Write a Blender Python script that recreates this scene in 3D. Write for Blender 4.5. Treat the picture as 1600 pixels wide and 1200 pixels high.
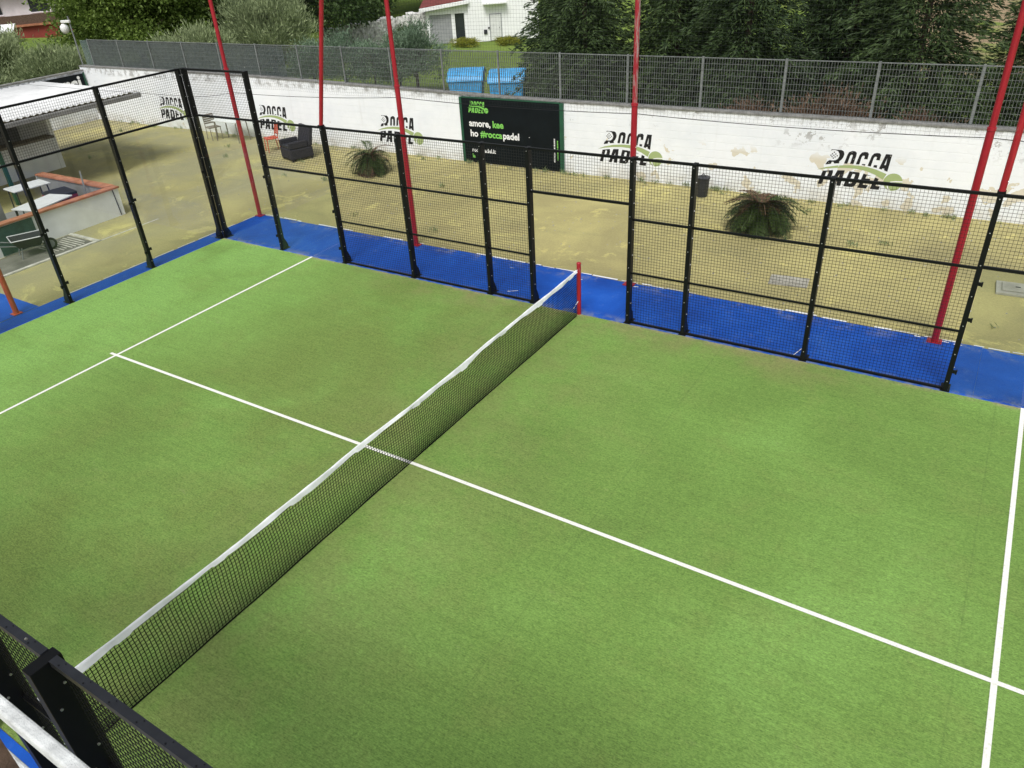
import bpy, math, random
import numpy as np
from mathutils import Vector, Matrix

# ------------------------------------------------------------------ clean, camera, sky, sun
for o in list(bpy.data.objects):
    bpy.data.objects.remove(o, do_unlink=True)
scene = bpy.context.scene
COL = scene.collection
random.seed(7)
RNG = np.random.default_rng(11)

cam_data = bpy.data.cameras.new("camera")
cam = bpy.data.objects.new("camera", cam_data)
COL.objects.link(cam)
RT = ((0.8421431, 0.5355636, -0.0629808), (0.2364484, -0.4716966, -0.8494672), (-0.4846516, 0.7004812, -0.5238692))
cam.matrix_world = Matrix(((RT[0][0], -RT[1][0], -RT[2][0], 5.897),
                           (RT[0][1], -RT[1][1], -RT[2][1], -6.513),
                           (RT[0][2], -RT[1][2], -RT[2][2], 6.476),
                           (0, 0, 0, 1)))
cam_data.sensor_width = 36.0
cam_data.lens = 1193.4 / 1600 * 36
cam_data.shift_x = (800 - 774.52) / 1600
cam_data.shift_y = (602.42 - 600) / 1600
cam_data.clip_start = 0.05
cam_data.clip_end = 2000
scene.camera = cam

SUN_EL, SUN_AZ = math.radians(55), math.radians(163)      # azimuth clockwise from +y
world = bpy.data.worlds.new("World")
scene.world = world
world.use_nodes = True
wn = world.node_tree.nodes
sky = wn.new("ShaderNodeTexSky")
sky.sky_type = 'NISHITA'
sky.sun_disc = False
sky.sun_elevation = SUN_EL
sky.sun_rotation = SUN_AZ
sky.air_density = 1.0
sky.dust_density = 4.0
sky.ozone_density = 1.0
hsv = wn.new("ShaderNodeHueSaturation")
hsv.inputs['Saturation'].default_value = 0.30               # overcast: the blue is veiled by cloud
world.node_tree.links.new(sky.outputs[0], hsv.inputs['Color'])
bg = wn["Background"]
bg.inputs['Strength'].default_value = 0.135
world.node_tree.links.new(hsv.outputs[0], bg.inputs['Color'])

sun_data = bpy.data.lights.new("sun", 'SUN')
sun_data.energy = 1.9
sun_data.angle = math.radians(20)
sun_data.color = (1.0, 0.98, 0.95)
sun = bpy.data.objects.new("sun", sun_data)
COL.objects.link(sun)
sdir = Vector((math.sin(SUN_AZ) * math.cos(SUN_EL), math.cos(SUN_AZ) * math.cos(SUN_EL), math.sin(SUN_EL)))
sun.rotation_euler = (-sdir).to_track_quat('-Z', 'Y').to_euler()

scene.view_settings.view_transform = 'Standard'
scene.view_settings.look = 'None'
scene.view_settings.gamma = 1.0
scene.view_settings.use_curve_mapping = False
scene.view_settings.exposure = 0.13

# ------------------------------------------------------------------ materials
class NT:
    def __init__(self, name):
        self.m = bpy.data.materials.new(name)
        self.m.use_nodes = True
        self.t = self.m.node_tree
        self.b = self.t.nodes["Principled BSDF"]
        self.out = self.t.nodes["Material Output"]
        self.tc = None
    def n(self, typ, **kw):
        nd = self.t.nodes.new(typ)
        for k, v in kw.items():
            setattr(nd, k, v)
        return nd
    def l(self, a, b):
        self.t.links.new(a, b)
    def coord(self, kind='Object'):
        if self.tc is None:
            self.tc = self.n("ShaderNodeTexCoord")
        return self.tc.outputs[kind]
    def worldpos(self):
        g = self.n("ShaderNodeNewGeometry")
        return g.outputs['Position']
    def noise(self, scale, detail=4, rough=0.55, vec=None, stretch=None, dist=0.0):
        nd = self.n("ShaderNodeTexNoise")
        nd.inputs['Scale'].default_value = scale
        nd.inputs['Detail'].default_value = detail
        nd.inputs['Roughness'].default_value = rough
        nd.inputs['Distortion'].default_value = dist
        v = vec if vec is not None else self.worldpos()
        if stretch is not None:
            mp = self.n("ShaderNodeMapping")
            mp.inputs['Scale'].default_value = stretch
            self.l(v, mp.inputs['Vector'])
            v = mp.outputs[0]
        self.l(v, nd.inputs['Vector'])
        return nd.outputs['Fac']
    def ramp(self, fac, stops, interp='LINEAR'):
        r = self.n("ShaderNodeValToRGB")
        r.color_ramp.interpolation = interp
        els = r.color_ramp.elements
        while len(els) < len(stops):
            els.new(0.5)
        for e, (p, c) in zip(els, stops):
            e.position = p
            e.color = (*c, 1) if len(c) == 3 else c
        self.l(fac, r.inputs[0])
        return r.outputs[0]
    def mix(self, fac, a, b, mode='MIX'):
        m = self.n("ShaderNodeMix", data_type='RGBA', blend_type=mode)
        for sock, val in ((m.inputs[0], fac), (m.inputs[6], a), (m.inputs[7], b)):
            if hasattr(val, 'is_output'):
                self.l(val, sock)
            elif isinstance(val, (int, float)):
                sock.default_value = val
            else:
                sock.default_value = (*val, 1)
        return m.outputs[2]
    def math(self, op, a, b=0.0, clamp=False):
        m = self.n("ShaderNodeMath", operation=op, use_clamp=clamp)
        for sock, val in ((m.inputs[0], a), (m.inputs[1], b)):
            if hasattr(val, 'is_output'):
                self.l(val, sock)
            else:
                sock.default_value = val
        return m.outputs[0]
    def axis(self, i):
        s = self.n("ShaderNodeSeparateXYZ")
        self.l(self.worldpos(), s.inputs[0])
        return s.outputs[i]
    def smooth(self, val, a, b):
        m = self.n("ShaderNodeMapRange", interpolation_type='SMOOTHSTEP')
        m.inputs['From Min'].default_value = a
        m.inputs['From Max'].default_value = b
        self.l(val, m.inputs['Value'])
        return m.outputs[0]
    def bump(self, h, strength=0.3, dist=0.01):
        b = self.n("ShaderNodeBump")
        b.inputs['Strength'].default_value = strength
        b.inputs['Distance'].default_value = dist
        self.l(h, b.inputs['Height'])
        self.l(b.outputs[0], self.b.inputs['Normal'])
    def color(self, c):
        if hasattr(c, 'is_output'):
            self.l(c, self.b.inputs['Base Color'])
        else:
            self.b.inputs['Base Color'].default_value = (*c, 1)
    def set(self, rough=0.6, metal=0.0, spec=0.5):
        self.b.inputs['Roughness'].default_value = rough
        self.b.inputs['Metallic'].default_value = metal
        self.b.inputs['Specular IOR Level'].default_value = spec

M = {}
def simple(name, col, rough=0.6, metal=0.0, var=0.12, scale=6.0, spec=0.5, bump=0.0):
    k = NT(name)
    n = k.noise(scale, 5, 0.6)
    dark = tuple(c * (1 - var) for c in col)
    lite = tuple(min(1, c * (1 + var)) for c in col)
    k.color(k.ramp(n, [(0.3, dark), (0.7, lite)]))
    k.set(rough, metal, spec)
    if bump:
        k.bump(k.noise(scale * 12, 4), bump, 0.004)
    M[name] = k.m
    return k.m

# artificial turf
k = NT('turf')
big = k.noise(0.28, 5, 0.6, dist=0.6)
mid = k.noise(1.3, 7, 0.68, dist=0.5)
fine = k.noise(48, 4, 0.75)
fibre = k.noise(75, 3, 0.75, stretch=(0.22, 1.0, 1.0))
comb = k.noise(16, 5, 0.7, stretch=(0.10, 1.0, 1.0), dist=0.4)
c1 = k.ramp(big, [(0.30, (0.140, 0.238, 0.052)), (0.50, (0.170, 0.298, 0.065)), (0.70, (0.202, 0.358, 0.084))])
c2 = k.mix(k.math('MULTIPLY', k.smooth(mid, 0.47, 0.75), 0.36), c1, (0.215, 0.268, 0.078))
c2 = k.mix(k.math('MULTIPLY', k.smooth(k.noise(0.55, 6, 0.7, dist=0.8), 0.58, 0.74), 0.32), c2, (0.128, 0.200, 0.050))
xx, yy = k.axis(0), k.axis(1)
# little-played back of the court keeps a fresher, paler pile; the much-played middle is trodden olive
back = k.math('MULTIPLY', k.smooth(xx, -5.2, -9.0), k.smooth(k.noise(0.5, 4, 0.6), 0.25, 0.6))
c2 = k.mix(k.math('MULTIPLY', back, 0.75), c2, (0.225, 0.415, 0.105))
trod = k.math('MULTIPLY', k.math('MULTIPLY', k.smooth(xx, -6.8, -3.5), k.smooth(xx, 0.6, -1.2)), k.smooth(k.noise(0.42, 6, 0.65, dist=0.5), 0.34, 0.60))
c2 = k.mix(k.math('MULTIPLY', trod, 0.65), c2, (0.150, 0.200, 0.048))
# sandy wear: along the net and along the foot of the far side
nearnet = k.smooth(k.math('ABSOLUTE', xx), 3.2, 0.0)
edge = k.math('MULTIPLY', k.smooth(yy, 3.9, 5.0), k.smooth(k.math('ABSOLUTE', xx), 6.5, 3.5))
wear = k.math('MULTIPLY', k.math('MAXIMUM', k.math('MULTIPLY', nearnet, 0.45), edge), k.smooth(k.noise(0.9, 6, 0.7), 0.36, 0.62))
c3 = k.mix(k.math('MULTIPLY', wear, 0.8), c2, (0.240, 0.238, 0.095))
rim = k.math('MULTIPLY', k.smooth(yy, 4.86, 4.99), k.smooth(k.noise(2.5, 5, 0.7), 0.42, 0.6))
c3 = k.mix(k.math('MULTIPLY', rim, 0.7), c3, (0.300, 0.265, 0.150))
fleck = k.math('MULTIPLY', k.smooth(k.noise(9, 6, 0.8, stretch=(0.5, 1.2, 1.0)), 0.62, 0.72), k.smooth(mid, 0.40, 0.62))
c3 = k.mix(k.math('MULTIPLY', fleck, 0.55), c3, (0.290, 0.310, 0.130))
c4 = k.mix(0.70, c3, k.ramp(fine, [(0.25, (0.34, 0.37, 0.32)), (0.5, (1, 1, 1)), (0.78, (1.55, 1.50, 1.45))]), 'MULTIPLY')
c5 = k.mix(0.62, c4, k.ramp(fibre, [(0.3, (0.5, 0.54, 0.45)), (0.5, (1, 1, 1)), (0.72, (1.42, 1.40, 1.38))]), 'MULTIPLY')
c5 = k.mix(0.34, c5, k.ramp(comb, [(0.3, (0.68, 0.70, 0.66)), (0.5, (1, 1, 1)), (0.72, (1.28, 1.27, 1.24))]), 'MULTIPLY')
# sand filling swept into drifts, and the faint joins of the turf rolls every 4 m
drift = k.math('MULTIPLY', k.smooth(k.noise(2.2, 8, 0.78, stretch=(0.6, 1.2, 1)), 0.60, 0.74), 0.30)
c5 = k.mix(drift, c5, (0.285, 0.285, 0.150))
sx_ = k.math('ABSOLUTE', k.math('SUBTRACT', k.math('FRACT', k.math('MULTIPLY', k.math('ADD', xx, 11.3), 0.25)), 0.5))
c5 = k.mix(k.math('MULTIPLY', k.smooth(sx_, 0.0035, 0.0008), 0.30), c5, (0.105, 0.165, 0.045))
k.color(c5)
k.set(0.85, 0, 0.25)
k.bump(k.math('ADD', fine, fibre), 0.7, 0.014)
M['turf'] = k.m

# woven line in the turf
k = NT('white_turf')
k.color(k.mix(k.smooth(k.noise(40, 4, 0.7), 0.5, 0.72), (0.80, 0.80, 0.74), (0.60, 0.62, 0.50)))
k.set(0.8, 0, 0.3); k.bump(k.noise(160, 3), 0.4, 0.004)
M['white_turf'] = k.m

# blue carpet
k = NT('blue_carpet')
a = k.noise(0.8, 6, 0.65, dist=0.4)
c = k.ramp(a, [(0.3, (0.004, 0.055, 0.32)), (0.55, (0.006, 0.088, 0.46)), (0.75, (0.028, 0.138, 0.54))])
c = k.mix(k.math('MULTIPLY', k.smooth(k.noise(2.3, 8, 0.75), 0.56, 0.76), 0.40), c, (0.17, 0.25, 0.50))
dust = k.math('MULTIPLY', k.smooth(k.axis(1), 6.25, 6.70), k.smooth(k.noise(3.0, 7, 0.75), 0.48, 0.66))
c = k.mix(k.math('MULTIPLY', dust, 0.55), c, (0.30, 0.29, 0.24))
sand = k.math('MULTIPLY', k.math('MULTIPLY', k.smooth(k.axis(1), 5.30, 5.02), k.smooth(k.axis(1), 4.9, 5.0)), k.smooth(k.noise(4.0, 6, 0.7), 0.42, 0.60))
c = k.mix(k.math('MULTIPLY', sand, 0.45), c, (0.26, 0.28, 0.24))
c = k.mix(0.5, c, k.ramp(k.noise(90, 3, 0.7), [(0.3, (0.65, 0.65, 0.7)), (0.7, (1.25, 1.25, 1.2))]), 'MULTIPLY')
k.color(c); k.set(0.8, 0, 0.3); k.bump(k.noise(140, 3), 0.35, 0.006)
M['blue_carpet'] = k.m

# dry sandy yard
k = NT('yard')
a = k.noise(0.35, 7, 0.62, dist=0.8)
c = k.ramp(a, [(0.28, (0.280, 0.252, 0.122)), (0.5, (0.388, 0.348, 0.155)), (0.72, (0.475, 0.428, 0.182))])
st = k.noise(1.1, 6, 0.7, stretch=(0.35, 1.4, 1))
c = k.mix(k.math('MULTIPLY', k.smooth(st, 0.50, 0.70), 0.40), c, (0.270, 0.262, 0.130))
c = k.mix(k.math('MULTIPLY', k.smooth(k.noise(0.8, 9, 0.78, dist=0.6), 0.55, 0.62), 0.70), c, (0.580, 0.520, 0.200))
c = k.mix(0.8, c, k.ramp(k.noise(22, 8, 0.85), [(0.25, (0.62, 0.62, 0.60)), (0.5, (1, 1, 1)), (0.75, (1.32, 1.30, 1.24))]), 'MULTIPLY')
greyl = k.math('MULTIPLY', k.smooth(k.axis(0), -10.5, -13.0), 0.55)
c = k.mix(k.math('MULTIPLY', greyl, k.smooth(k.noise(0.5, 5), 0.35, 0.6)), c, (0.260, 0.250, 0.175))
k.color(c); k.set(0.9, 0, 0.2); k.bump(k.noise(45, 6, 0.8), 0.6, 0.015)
M['yard'] = k.m

# whitewashed block wall, peeling
k = NT('whitewash')
x = k.axis(0); z = k.axis(2)
base = k.ramp(k.noise(0.9, 6, 0.65), [(0.3, (0.73, 0.765, 0.80)), (0.6, (0.825, 0.85, 0.875)), (0.8, (0.77, 0.79, 0.80))])
streak = k.noise(2.2, 5, 0.6, stretch=(2.0, 2.0, 0.18))
base = k.mix(k.math('MULTIPLY', k.smooth(streak, 0.55, 0.8), 0.22), base, (0.55, 0.55, 0.53))
amt = k.smooth(x, -9.0, 3.5)                                  # the right half has peeled more
p1 = k.noise(2.6, 4, 0.5, dist=0.25)
th = k.math('SUBTRACT', 0.725, k.math('MULTIPLY', amt, 0.145))
peel = k.math('GREATER_THAN', p1, th)
lowband = k.smooth(z, 1.25, 0.95)
base = k.mix(k.math('MULTIPLY', k.math('MULTIPLY', peel, lowband), 0.85), base, (0.62, 0.565, 0.43))
p2 = k.noise(7.5, 6, 0.7)
hiband = k.math('MULTIPLY', k.smooth(z, 1.15, 1.6), k.smooth(k.noise(0.8, 3), 0.42, 0.58))
spot = k.math('GREATER_THAN', p2, k.math('SUBTRACT', 0.685, k.math('MULTIPLY', amt, 0.125)))
base = k.mix(k.math('MULTIPLY', k.math('MULTIPLY', spot, hiband), 0.8), base, (0.33, 0.325, 0.31))
dirt = k.math('MULTIPLY', k.smooth(z, 0.45, 0.0), k.smooth(k.noise(1.7, 6, 0.7), 0.35, 0.65))
base = k.mix(k.math('MULTIPLY', dirt, 0.6), base, (0.42, 0.37, 0.25))
topd = k.math('MULTIPLY', k.smooth(z, 1.80, 1.93), k.smooth(k.noise(3.0, 6, 0.7), 0.45, 0.62))
base = k.mix(k.math('MULTIPLY', topd, 0.7), base, (0.24, 0.235, 0.22))
k.color(base); k.set(0.85, 0, 0.2)
br = k.n("ShaderNodeTexBrick")
br.inputs['Scale'].default_value = 1.0
br.inputs['Mortar Size'].default_value = 0.012
br.inputs['Brick Width'].default_value = 0.5
br.inputs['Row Height'].default_value = 0.2
cmb = k.n("ShaderNodeCombineXYZ")
k.l(k.math('ADD', x, k.axis(1)), cmb.inputs[0]); k.l(z, cmb.inputs[1])
k.l(cmb.outputs[0], br.inputs['Vector'])
k.bump(k.math('ADD', k.math('MULTIPLY', br.outputs['Fac'], -0.6), k.math('MULTIPLY', k.noise(14, 6, 0.7), 0.8)), 0.45, 0.012)
M['whitewash'] = k.m

simple('coping_grey', (0.20, 0.20, 0.19), 0.9, var=0.35, scale=5, bump=0.4)
simple('black_steel', (0.0055, 0.006, 0.0065), 0.45, 0.0, 0.25, 4, 0.22)
simple('black_rail_top', (0.030, 0.033, 0.040), 0.45, 0.0, 0.25, 9, 0.5)
simple('black_wire', (0.008, 0.008, 0.009), 0.5, 0.0, 0.1, 3, 0.4)
simple('bolt_steel', (0.55, 0.55, 0.55), 0.35, 0.8, 0.1, 8)
simple('net_twine', (0.006, 0.006, 0.006), 0.8, 0, 0.1, 5, 0.1)
simple('net_tape', (0.86, 0.88, 0.90), 0.75, 0, 0.10, 7, 0.3, 0.3)
simple('fine_thread', (0.03, 0.035, 0.035), 0.7, 0, 0.1, 5, 0.2)
simple('galvanised', (0.20, 0.215, 0.215), 0.55, 0.3, 0.25, 6)
simple('terracotta', (0.40, 0.17, 0.10), 0.85, 0, 0.3, 3.5, 0.2, 0.3)
simple('roof_white', (0.70, 0.71, 0.70), 0.6, 0, 0.12, 1.3)
simple('plaster_white', (0.76, 0.77, 0.76), 0.85, 0, 0.10, 1.8, 0.2, 0.35)
simple('plaster_bright', (0.86, 0.87, 0.87), 0.85, 0, 0.05, 1.2, 0.2)
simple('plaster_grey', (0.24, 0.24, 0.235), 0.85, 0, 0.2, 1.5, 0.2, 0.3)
simple('dark_green_paint', (0.012, 0.075, 0.040), 0.5, 0, 0.25, 3)
simple('shutter_green', (0.035, 0.085, 0.075), 0.6, 0, 0.4, 4)
simple('banner_black', (0.005, 0.008, 0.010), 0.6, 0, 0.25, 2, 0.15)
simple('print_white', (0.80, 0.81, 0.81), 0.6, 0, 0.03, 5)
simple('print_green', (0.20, 0.56, 0.10), 0.6, 0, 0.05, 5)
simple('blue_plastic', (0.065, 0.38, 0.74), 0.45, 0, 0.18, 3)
simple('dark_plastic', (0.022, 0.024, 0.030), 0.5, 0, 0.2, 4)
simple('wicker', (0.030, 0.030, 0.036), 0.7, 0, 0.5, 40, 0.3, 0.8)
simple('orange_paint', (0.52, 0.08, 0.035), 0.5, 0, 0.15, 4)
simple('white_plastic', (0.70, 0.71, 0.70), 0.5, 0, 0.08, 3)
simple('grey_wood', (0.20, 0.18, 0.15), 0.8, 0, 0.35, 9, 0.2, 0.4)
simple('rubber', (0.018, 0.018, 0.018), 0.85, 0, 0.2, 9)
simple('bark', (0.085, 0.065, 0.048), 0.95, 0, 0.4, 7, 0.1, 0.8)
simple('concrete', (0.33, 0.32, 0.27), 0.9, 0, 0.25, 2.5, 0.2, 0.5)
simple('dark_concrete', (0.165, 0.160, 0.135), 0.9, 0, 0.30, 1.6, 0.2, 0.5)
simple('pale_edge', (0.50, 0.49, 0.42), 0.9, 0, 0.30, 5, 0.2, 0.5)
simple('rail_white', (0.56, 0.58, 0.57), 0.75, 0, 0.30, 18, 0.3, 0.6)
simple('rust_brown', (0.115, 0.075, 0.055), 0.8, 0, 0.4, 14, 0.2, 0.6)
simple('red_render', (0.26, 0.045, 0.035), 0.85, 0, 0.2, 0.7)
simple('shutter_grey', (0.33, 0.34, 0.35), 0.6, 0, 0.1, 3)
simple('window_dark', (0.03, 0.036, 0.04), 0.15, 0, 0.2, 2)
simple('red_roof', (0.18, 0.04, 0.035), 0.85, 0, 0.3, 1.5)
simple('gabion_stone', (0.66, 0.65, 0.62), 0.95, 0, 0.55, 5, 0.1, 1.0)
simple('cloth_red', (0.22, 0.025, 0.05), 0.9, 0, 0.2, 4)
simple('chrome_grey', (0.35, 0.36, 0.36), 0.4, 0.6, 0.2, 6)

def worn_black(name):                       # black print on the wall, flaking with the whitewash
    k = NT(name)
    f = k.math('GREATER_THAN', k.noise(16, 5, 0.65), 0.66)
    k.color(k.mix(f, (0.012, 0.012, 0.013), (0.60, 0.59, 0.56)))
    k.set(0.75, 0, 0.3); M[name] = k.m
worn_black('paint_black')
k = NT('paint_green')
k.color(k.mix(k.math('GREATER_THAN', k.noise(13, 5, 0.65), 0.68), (0.335, 0.415, 0.185), (0.62, 0.63, 0.55)))
k.set(0.8, 0, 0.3); M['paint_green'] = k.m

k = NT('red_paint')                         # sun-bleached red of the tall poles
a = k.noise(3.0, 6, 0.7, stretch=(6, 6, 0.8))
c = k.ramp(a, [(0.3, (0.26, 0.006, 0.014)), (0.55, (0.36, 0.010, 0.022)), (0.8, (0.42, 0.022, 0.035))])
c = k.mix(k.math('MULTIPLY', k.math('GREATER_THAN', k.noise(9, 7, 0.75, stretch=(1, 1, 0.25)), 0.645), 0.60), c, (0.33, 0.21, 0.20))
k.color(c); k.set(0.45, 0, 0.5); M['red_paint'] = k.m

k = NT('red_weathered')                     # the same red, bleached and scoured to grey primer on one side
a = k.noise(2.2, 8, 0.75, stretch=(9, 9, 1.2))
c = k.ramp(a, [(0.40, (0.30, 0.010, 0.020)), (0.50, (0.34, 0.030, 0.040)), (0.56, (0.34, 0.20, 0.19)), (0.68, (0.36, 0.31, 0.30))])
k.color(c); k.set(0.6, 0, 0.4); M['red_weathered'] = k.m

k = NT('glass')                              # clear toughened glass
tr = k.n("ShaderNodeBsdfTransparent"); tr.inputs[0].default_value = (0.935, 0.955, 0.945, 1)
gl = k.n("ShaderNodeBsdfGlossy"); gl.inputs['Roughness'].default_value = 0.02
lwt = k.n("ShaderNodeLayerWeight"); lwt.inputs['Blend'].default_value = 0.5
frs = k.math('ADD', k.math('MULTIPLY', k.math('POWER', lwt.outputs['Facing'], 5.0), 0.8), 0.035)
mx = k.n("ShaderNodeMixShader")
k.l(frs, mx.inputs[0]); k.l(tr.outputs[0], mx.inputs[1]); k.l(gl.outputs[0], mx.inputs[2])
k.l(mx.outputs[0], k.out.inputs[0]); M['glass'] = k.m

k = NT('shade_cloth')                        # open-weave shading fabric
df = k.n("ShaderNodeBsdfDiffuse")
k.l(k.ramp(k.noise(1.4, 6, 0.7), [(0.3, (0.090, 0.125, 0.125)), (0.7, (0.165, 0.205, 0.200))]), df.inputs[0])
tr = k.n("ShaderNodeBsdfTransparent")
mx = k.n("ShaderNodeMixShader")
k.l(k.math('ADD', k.math('MULTIPLY', k.noise(12, 5, 0.75), 0.75), 0.36, True), mx.inputs[0])
k.l(tr.outputs[0], mx.inputs[1]); k.l(df.outputs[0], mx.inputs[2])
k.l(mx.outputs[0], k.out.inputs[0]); M['shade_cloth'] = k.m

def leaf_mat(name, dark, lite, trans=0.35, rough=0.6):
    k = NT(name)
    g = k.n("ShaderNodeNewGeometry")
    oi = k.n("ShaderNodeObjectInfo")
    f = k.math('ADD', k.math('MULTIPLY', g.outputs['Random Per Island'], 0.65), k.math('MULTIPLY', oi.outputs['Random'], 0.35))
    c = k.ramp(f, [(0.05, dark), (0.95, lite)])
    c = k.mix(0.6, c, k.ramp(k.noise(0.9, 3), [(0.3, (0.7, 0.72, 0.7)), (0.7, (1.25, 1.25, 1.2))]), 'MULTIPLY')
    k.color(c); k.set(rough, 0, 0.35)
    tl = k.n("ShaderNodeBsdfTranslucent"); k.l(c, tl.inputs[0])
    mx = k.n("ShaderNodeMixShader"); mx.inputs[0].default_value = trans
    k.l(k.b.outputs[0], mx.inputs[1]); k.l(tl.outputs[0], mx.inputs[2])
    k.l(mx.outputs[0], k.out.inputs[0]); M[name] = k.m
leaf_mat('leaf_broad', (0.075, 0.135, 0.022), (0.205, 0.290, 0.060))
leaf_mat('leaf_dark', (0.045, 0.090, 0.026), (0.120, 0.180, 0.055))
leaf_mat('leaf_olive', (0.150, 0.200, 0.095), (0.420, 0.490, 0.260), 0.25)
leaf_mat('leaf_conifer', (0.014, 0.034, 0.012), (0.075, 0.118, 0.036), 0.18)
leaf_mat('leaf_juniper', (0.105, 0.175, 0.110), (0.240, 0.330, 0.220), 0.2)
leaf_mat('leaf_yellow', (0.160, 0.190, 0.020), (0.420, 0.400, 0.050))
leaf_mat('leaf_cycad', (0.030, 0.060, 0.016), (0.085, 0.125, 0.035), 0.2)
leaf_mat('leaf_dead', (0.090, 0.050, 0.032), (0.200, 0.125, 0.075), 0.2)

k = NT('meadow')
a = k.noise(0.12, 6, 0.65)
c = k.ramp(a, [(0.3, (0.120, 0.185, 0.042)), (0.55, (0.190, 0.270, 0.058)), (0.75, (0.250, 0.300, 0.080))])
soil = k.math('MULTIPLY', k.smooth(k.axis(0), -7.0, -2.0), k.smooth(k.axis(1), 34.0, 40.0))
c = k.mix(k.math('MULTIPLY', soil, k.smooth(k.noise(0.3, 5), 0.3, 0.5)), c, (0.340, 0.260, 0.165))
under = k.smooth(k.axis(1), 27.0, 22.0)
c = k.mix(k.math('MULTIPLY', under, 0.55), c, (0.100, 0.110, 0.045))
c = k.mix(0.5, c, k.ramp(k.noise(9, 6, 0.8), [(0.3, (0.6, 0.6, 0.6)), (0.7, (1.35, 1.35, 1.3))]), 'MULTIPLY')
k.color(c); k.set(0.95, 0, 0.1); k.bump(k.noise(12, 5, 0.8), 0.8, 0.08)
M['meadow'] = k.m

# ------------------------------------------------------------------ builders
class MB:
    def __init__(self):
        self.v, self.f = [], []
    def add(self, vs, fs):
        b = len(self.v)
        self.v += [tuple(p) for p in vs]
        self.f += [tuple(i + b for i in q) for q in fs]
        return self
    def box(self, x0, x1, y0, y1, z0, z1):
        return self.add([(x0, y0, z0), (x1, y0, z0), (x1, y1, z0), (x0, y1, z0), (x0, y0, z1), (x1, y0, z1), (x1, y1, z1), (x0, y1, z1)],
                        [(0, 3, 2, 1), (4, 5, 6, 7), (0, 1, 5, 4), (1, 2, 6, 5), (2, 3, 7, 6), (3, 0, 4, 7)])
    def obox(self, c, sx, sy, sz, rz=0.0, rx=0.0, ry=0.0):
        m = Matrix.Rotation(rz, 3, 'Z') @ Matrix.Rotation(ry, 3, 'Y') @ Matrix.Rotation(rx, 3, 'X')
        c = Vector(c)
        vs = [c + m @ Vector((sx * a / 2, sy * b / 2, sz * d / 2)) for d in (-1, 1) for a, b in ((-1, -1), (1, -1), (1, 1), (-1, 1))]
        return self.add(vs, [(0, 3, 2, 1), (4, 5, 6, 7), (0, 1, 5, 4), (1, 2, 6, 5), (2, 3, 7, 6), (3, 0, 4, 7)])
    def tube(self, pts, r, n=4, caps=True, rot=0.0):
        pts = [Vector(p) for p in pts]
        rs = r if isinstance(r, (list, tuple)) else [r] * len(pts)
        b = len(self.v)
        up = None
        for i, p in enumerate(pts):
            d = (pts[min(i + 1, len(pts) - 1)] - pts[max(i - 1, 0)])
            d = d.normalized() if d.length > 1e-9 else Vector((0, 0, 1))
            if up is None:
                ref = Vector((0, 0, 1)) if abs(d.z) < 0.9 else Vector((1, 0, 0))
                up = (ref - d * ref.dot(d)).normalized()
            else:
                up = (up - d * up.dot(d))
                up = up.normalized() if up.length > 1e-6 else Vector((1, 0, 0))
            s = d.cross(up)
            for j in range(n):
                a = 2 * math.pi * j / n + rot
                self.v.append(tuple(p + (up * math.cos(a) + s * math.sin(a)) * rs[i]))
        for i in range(len(pts) - 1):
            for j in range(n):
                a0 = b + i * n + j; a1 = b + i * n + (j + 1) % n
                self.f.append((a0, a1, a1 + n, a0 + n))
        if caps:
            self.f.append(tuple(b + j for j in reversed(range(n))))
            self.f.append(tuple(b + (len(pts) - 1) * n + j for j in range(n)))
        return self
    def wire(self, a, b, r):
        return self.tube([a, b], r, 4, False, math.pi / 4)
    def lathe(self, prof, c=(0, 0, 0), n=20):
        b = len(self.v)
        for r, z in prof:
            for j in range(n):
                t = 2 * math.pi * j / n
                self.v.append((c[0] + r * math.cos(t), c[1] + r * math.sin(t), c[2] + z))
        for i in range(len(prof) - 1):
            for j in range(n):
                a0 = b + i * n + j; a1 = b + i * n + (j + 1) % n
                self.f.append((a0, a1, a1 + n, a0 + n))
        return self
    def prism(self, poly, axis, a, b):
        """poly: 2-D outline; axis 'x': poly=(y,z), 'y': poly=(x,z), 'z': poly=(x,y)"""
        def P(p, t):
            return {'x': (t, p[0], p[1]), 'y': (p[0], t, p[1]), 'z': (p[0], p[1], t)}[axis]
        n = len(poly)
        vs = [P(p, a) for p in poly] + [P(p, b) for p in poly]
        fs = [tuple(range(n)), tuple(reversed(range(n, 2 * n)))] + [(i, i + n, (i + 1) % n + n, (i + 1) % n) for i in range(n)]
        return self.add(vs, fs)
    def mesh(self, name, mat, smooth=False):
        me = bpy.data.meshes.new(name)
        me.from_pydata(self.v, [], self.f)
        if mat:
            me.materials.append(M[mat])
        if smooth:
            me.polygons.foreach_set('use_smooth', [True] * len(me.polygons))
        me.update()
        return me
    def build(self, name, mat, parent=None, smooth=False, bevel=0.0, stuff=False, fix=False):
        me = self.mesh(name, mat, smooth)
        if fix:
            import bmesh
            bm = bmesh.new(); bm.from_mesh(me)
            bmesh.ops.recalc_face_normals(bm, faces=bm.faces)
            bm.to_mesh(me); bm.free()
        o = bpy.data.objects.new(name, me)
        COL.objects.link(o)
        if parent:
            o.parent = parent
        if bevel:
            md = o.modifiers.new("bevel", 'BEVEL')
            md.width = bevel; md.segments = 2; md.limit_method = 'ANGLE'
        if stuff:
            o['kind'] = 'stuff'
        return o

def link(name, me, parent=None, loc=(0, 0, 0), rot=(0, 0, 0), sc=None):
    o = bpy.data.objects.new(name, me)
    COL.objects.link(o)
    o.parent = parent
    o.location = loc; o.rotation_euler = rot
    if sc is not None:
        o.scale = sc if isinstance(sc, (tuple, list)) else (sc, sc, sc)
    return o

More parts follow.
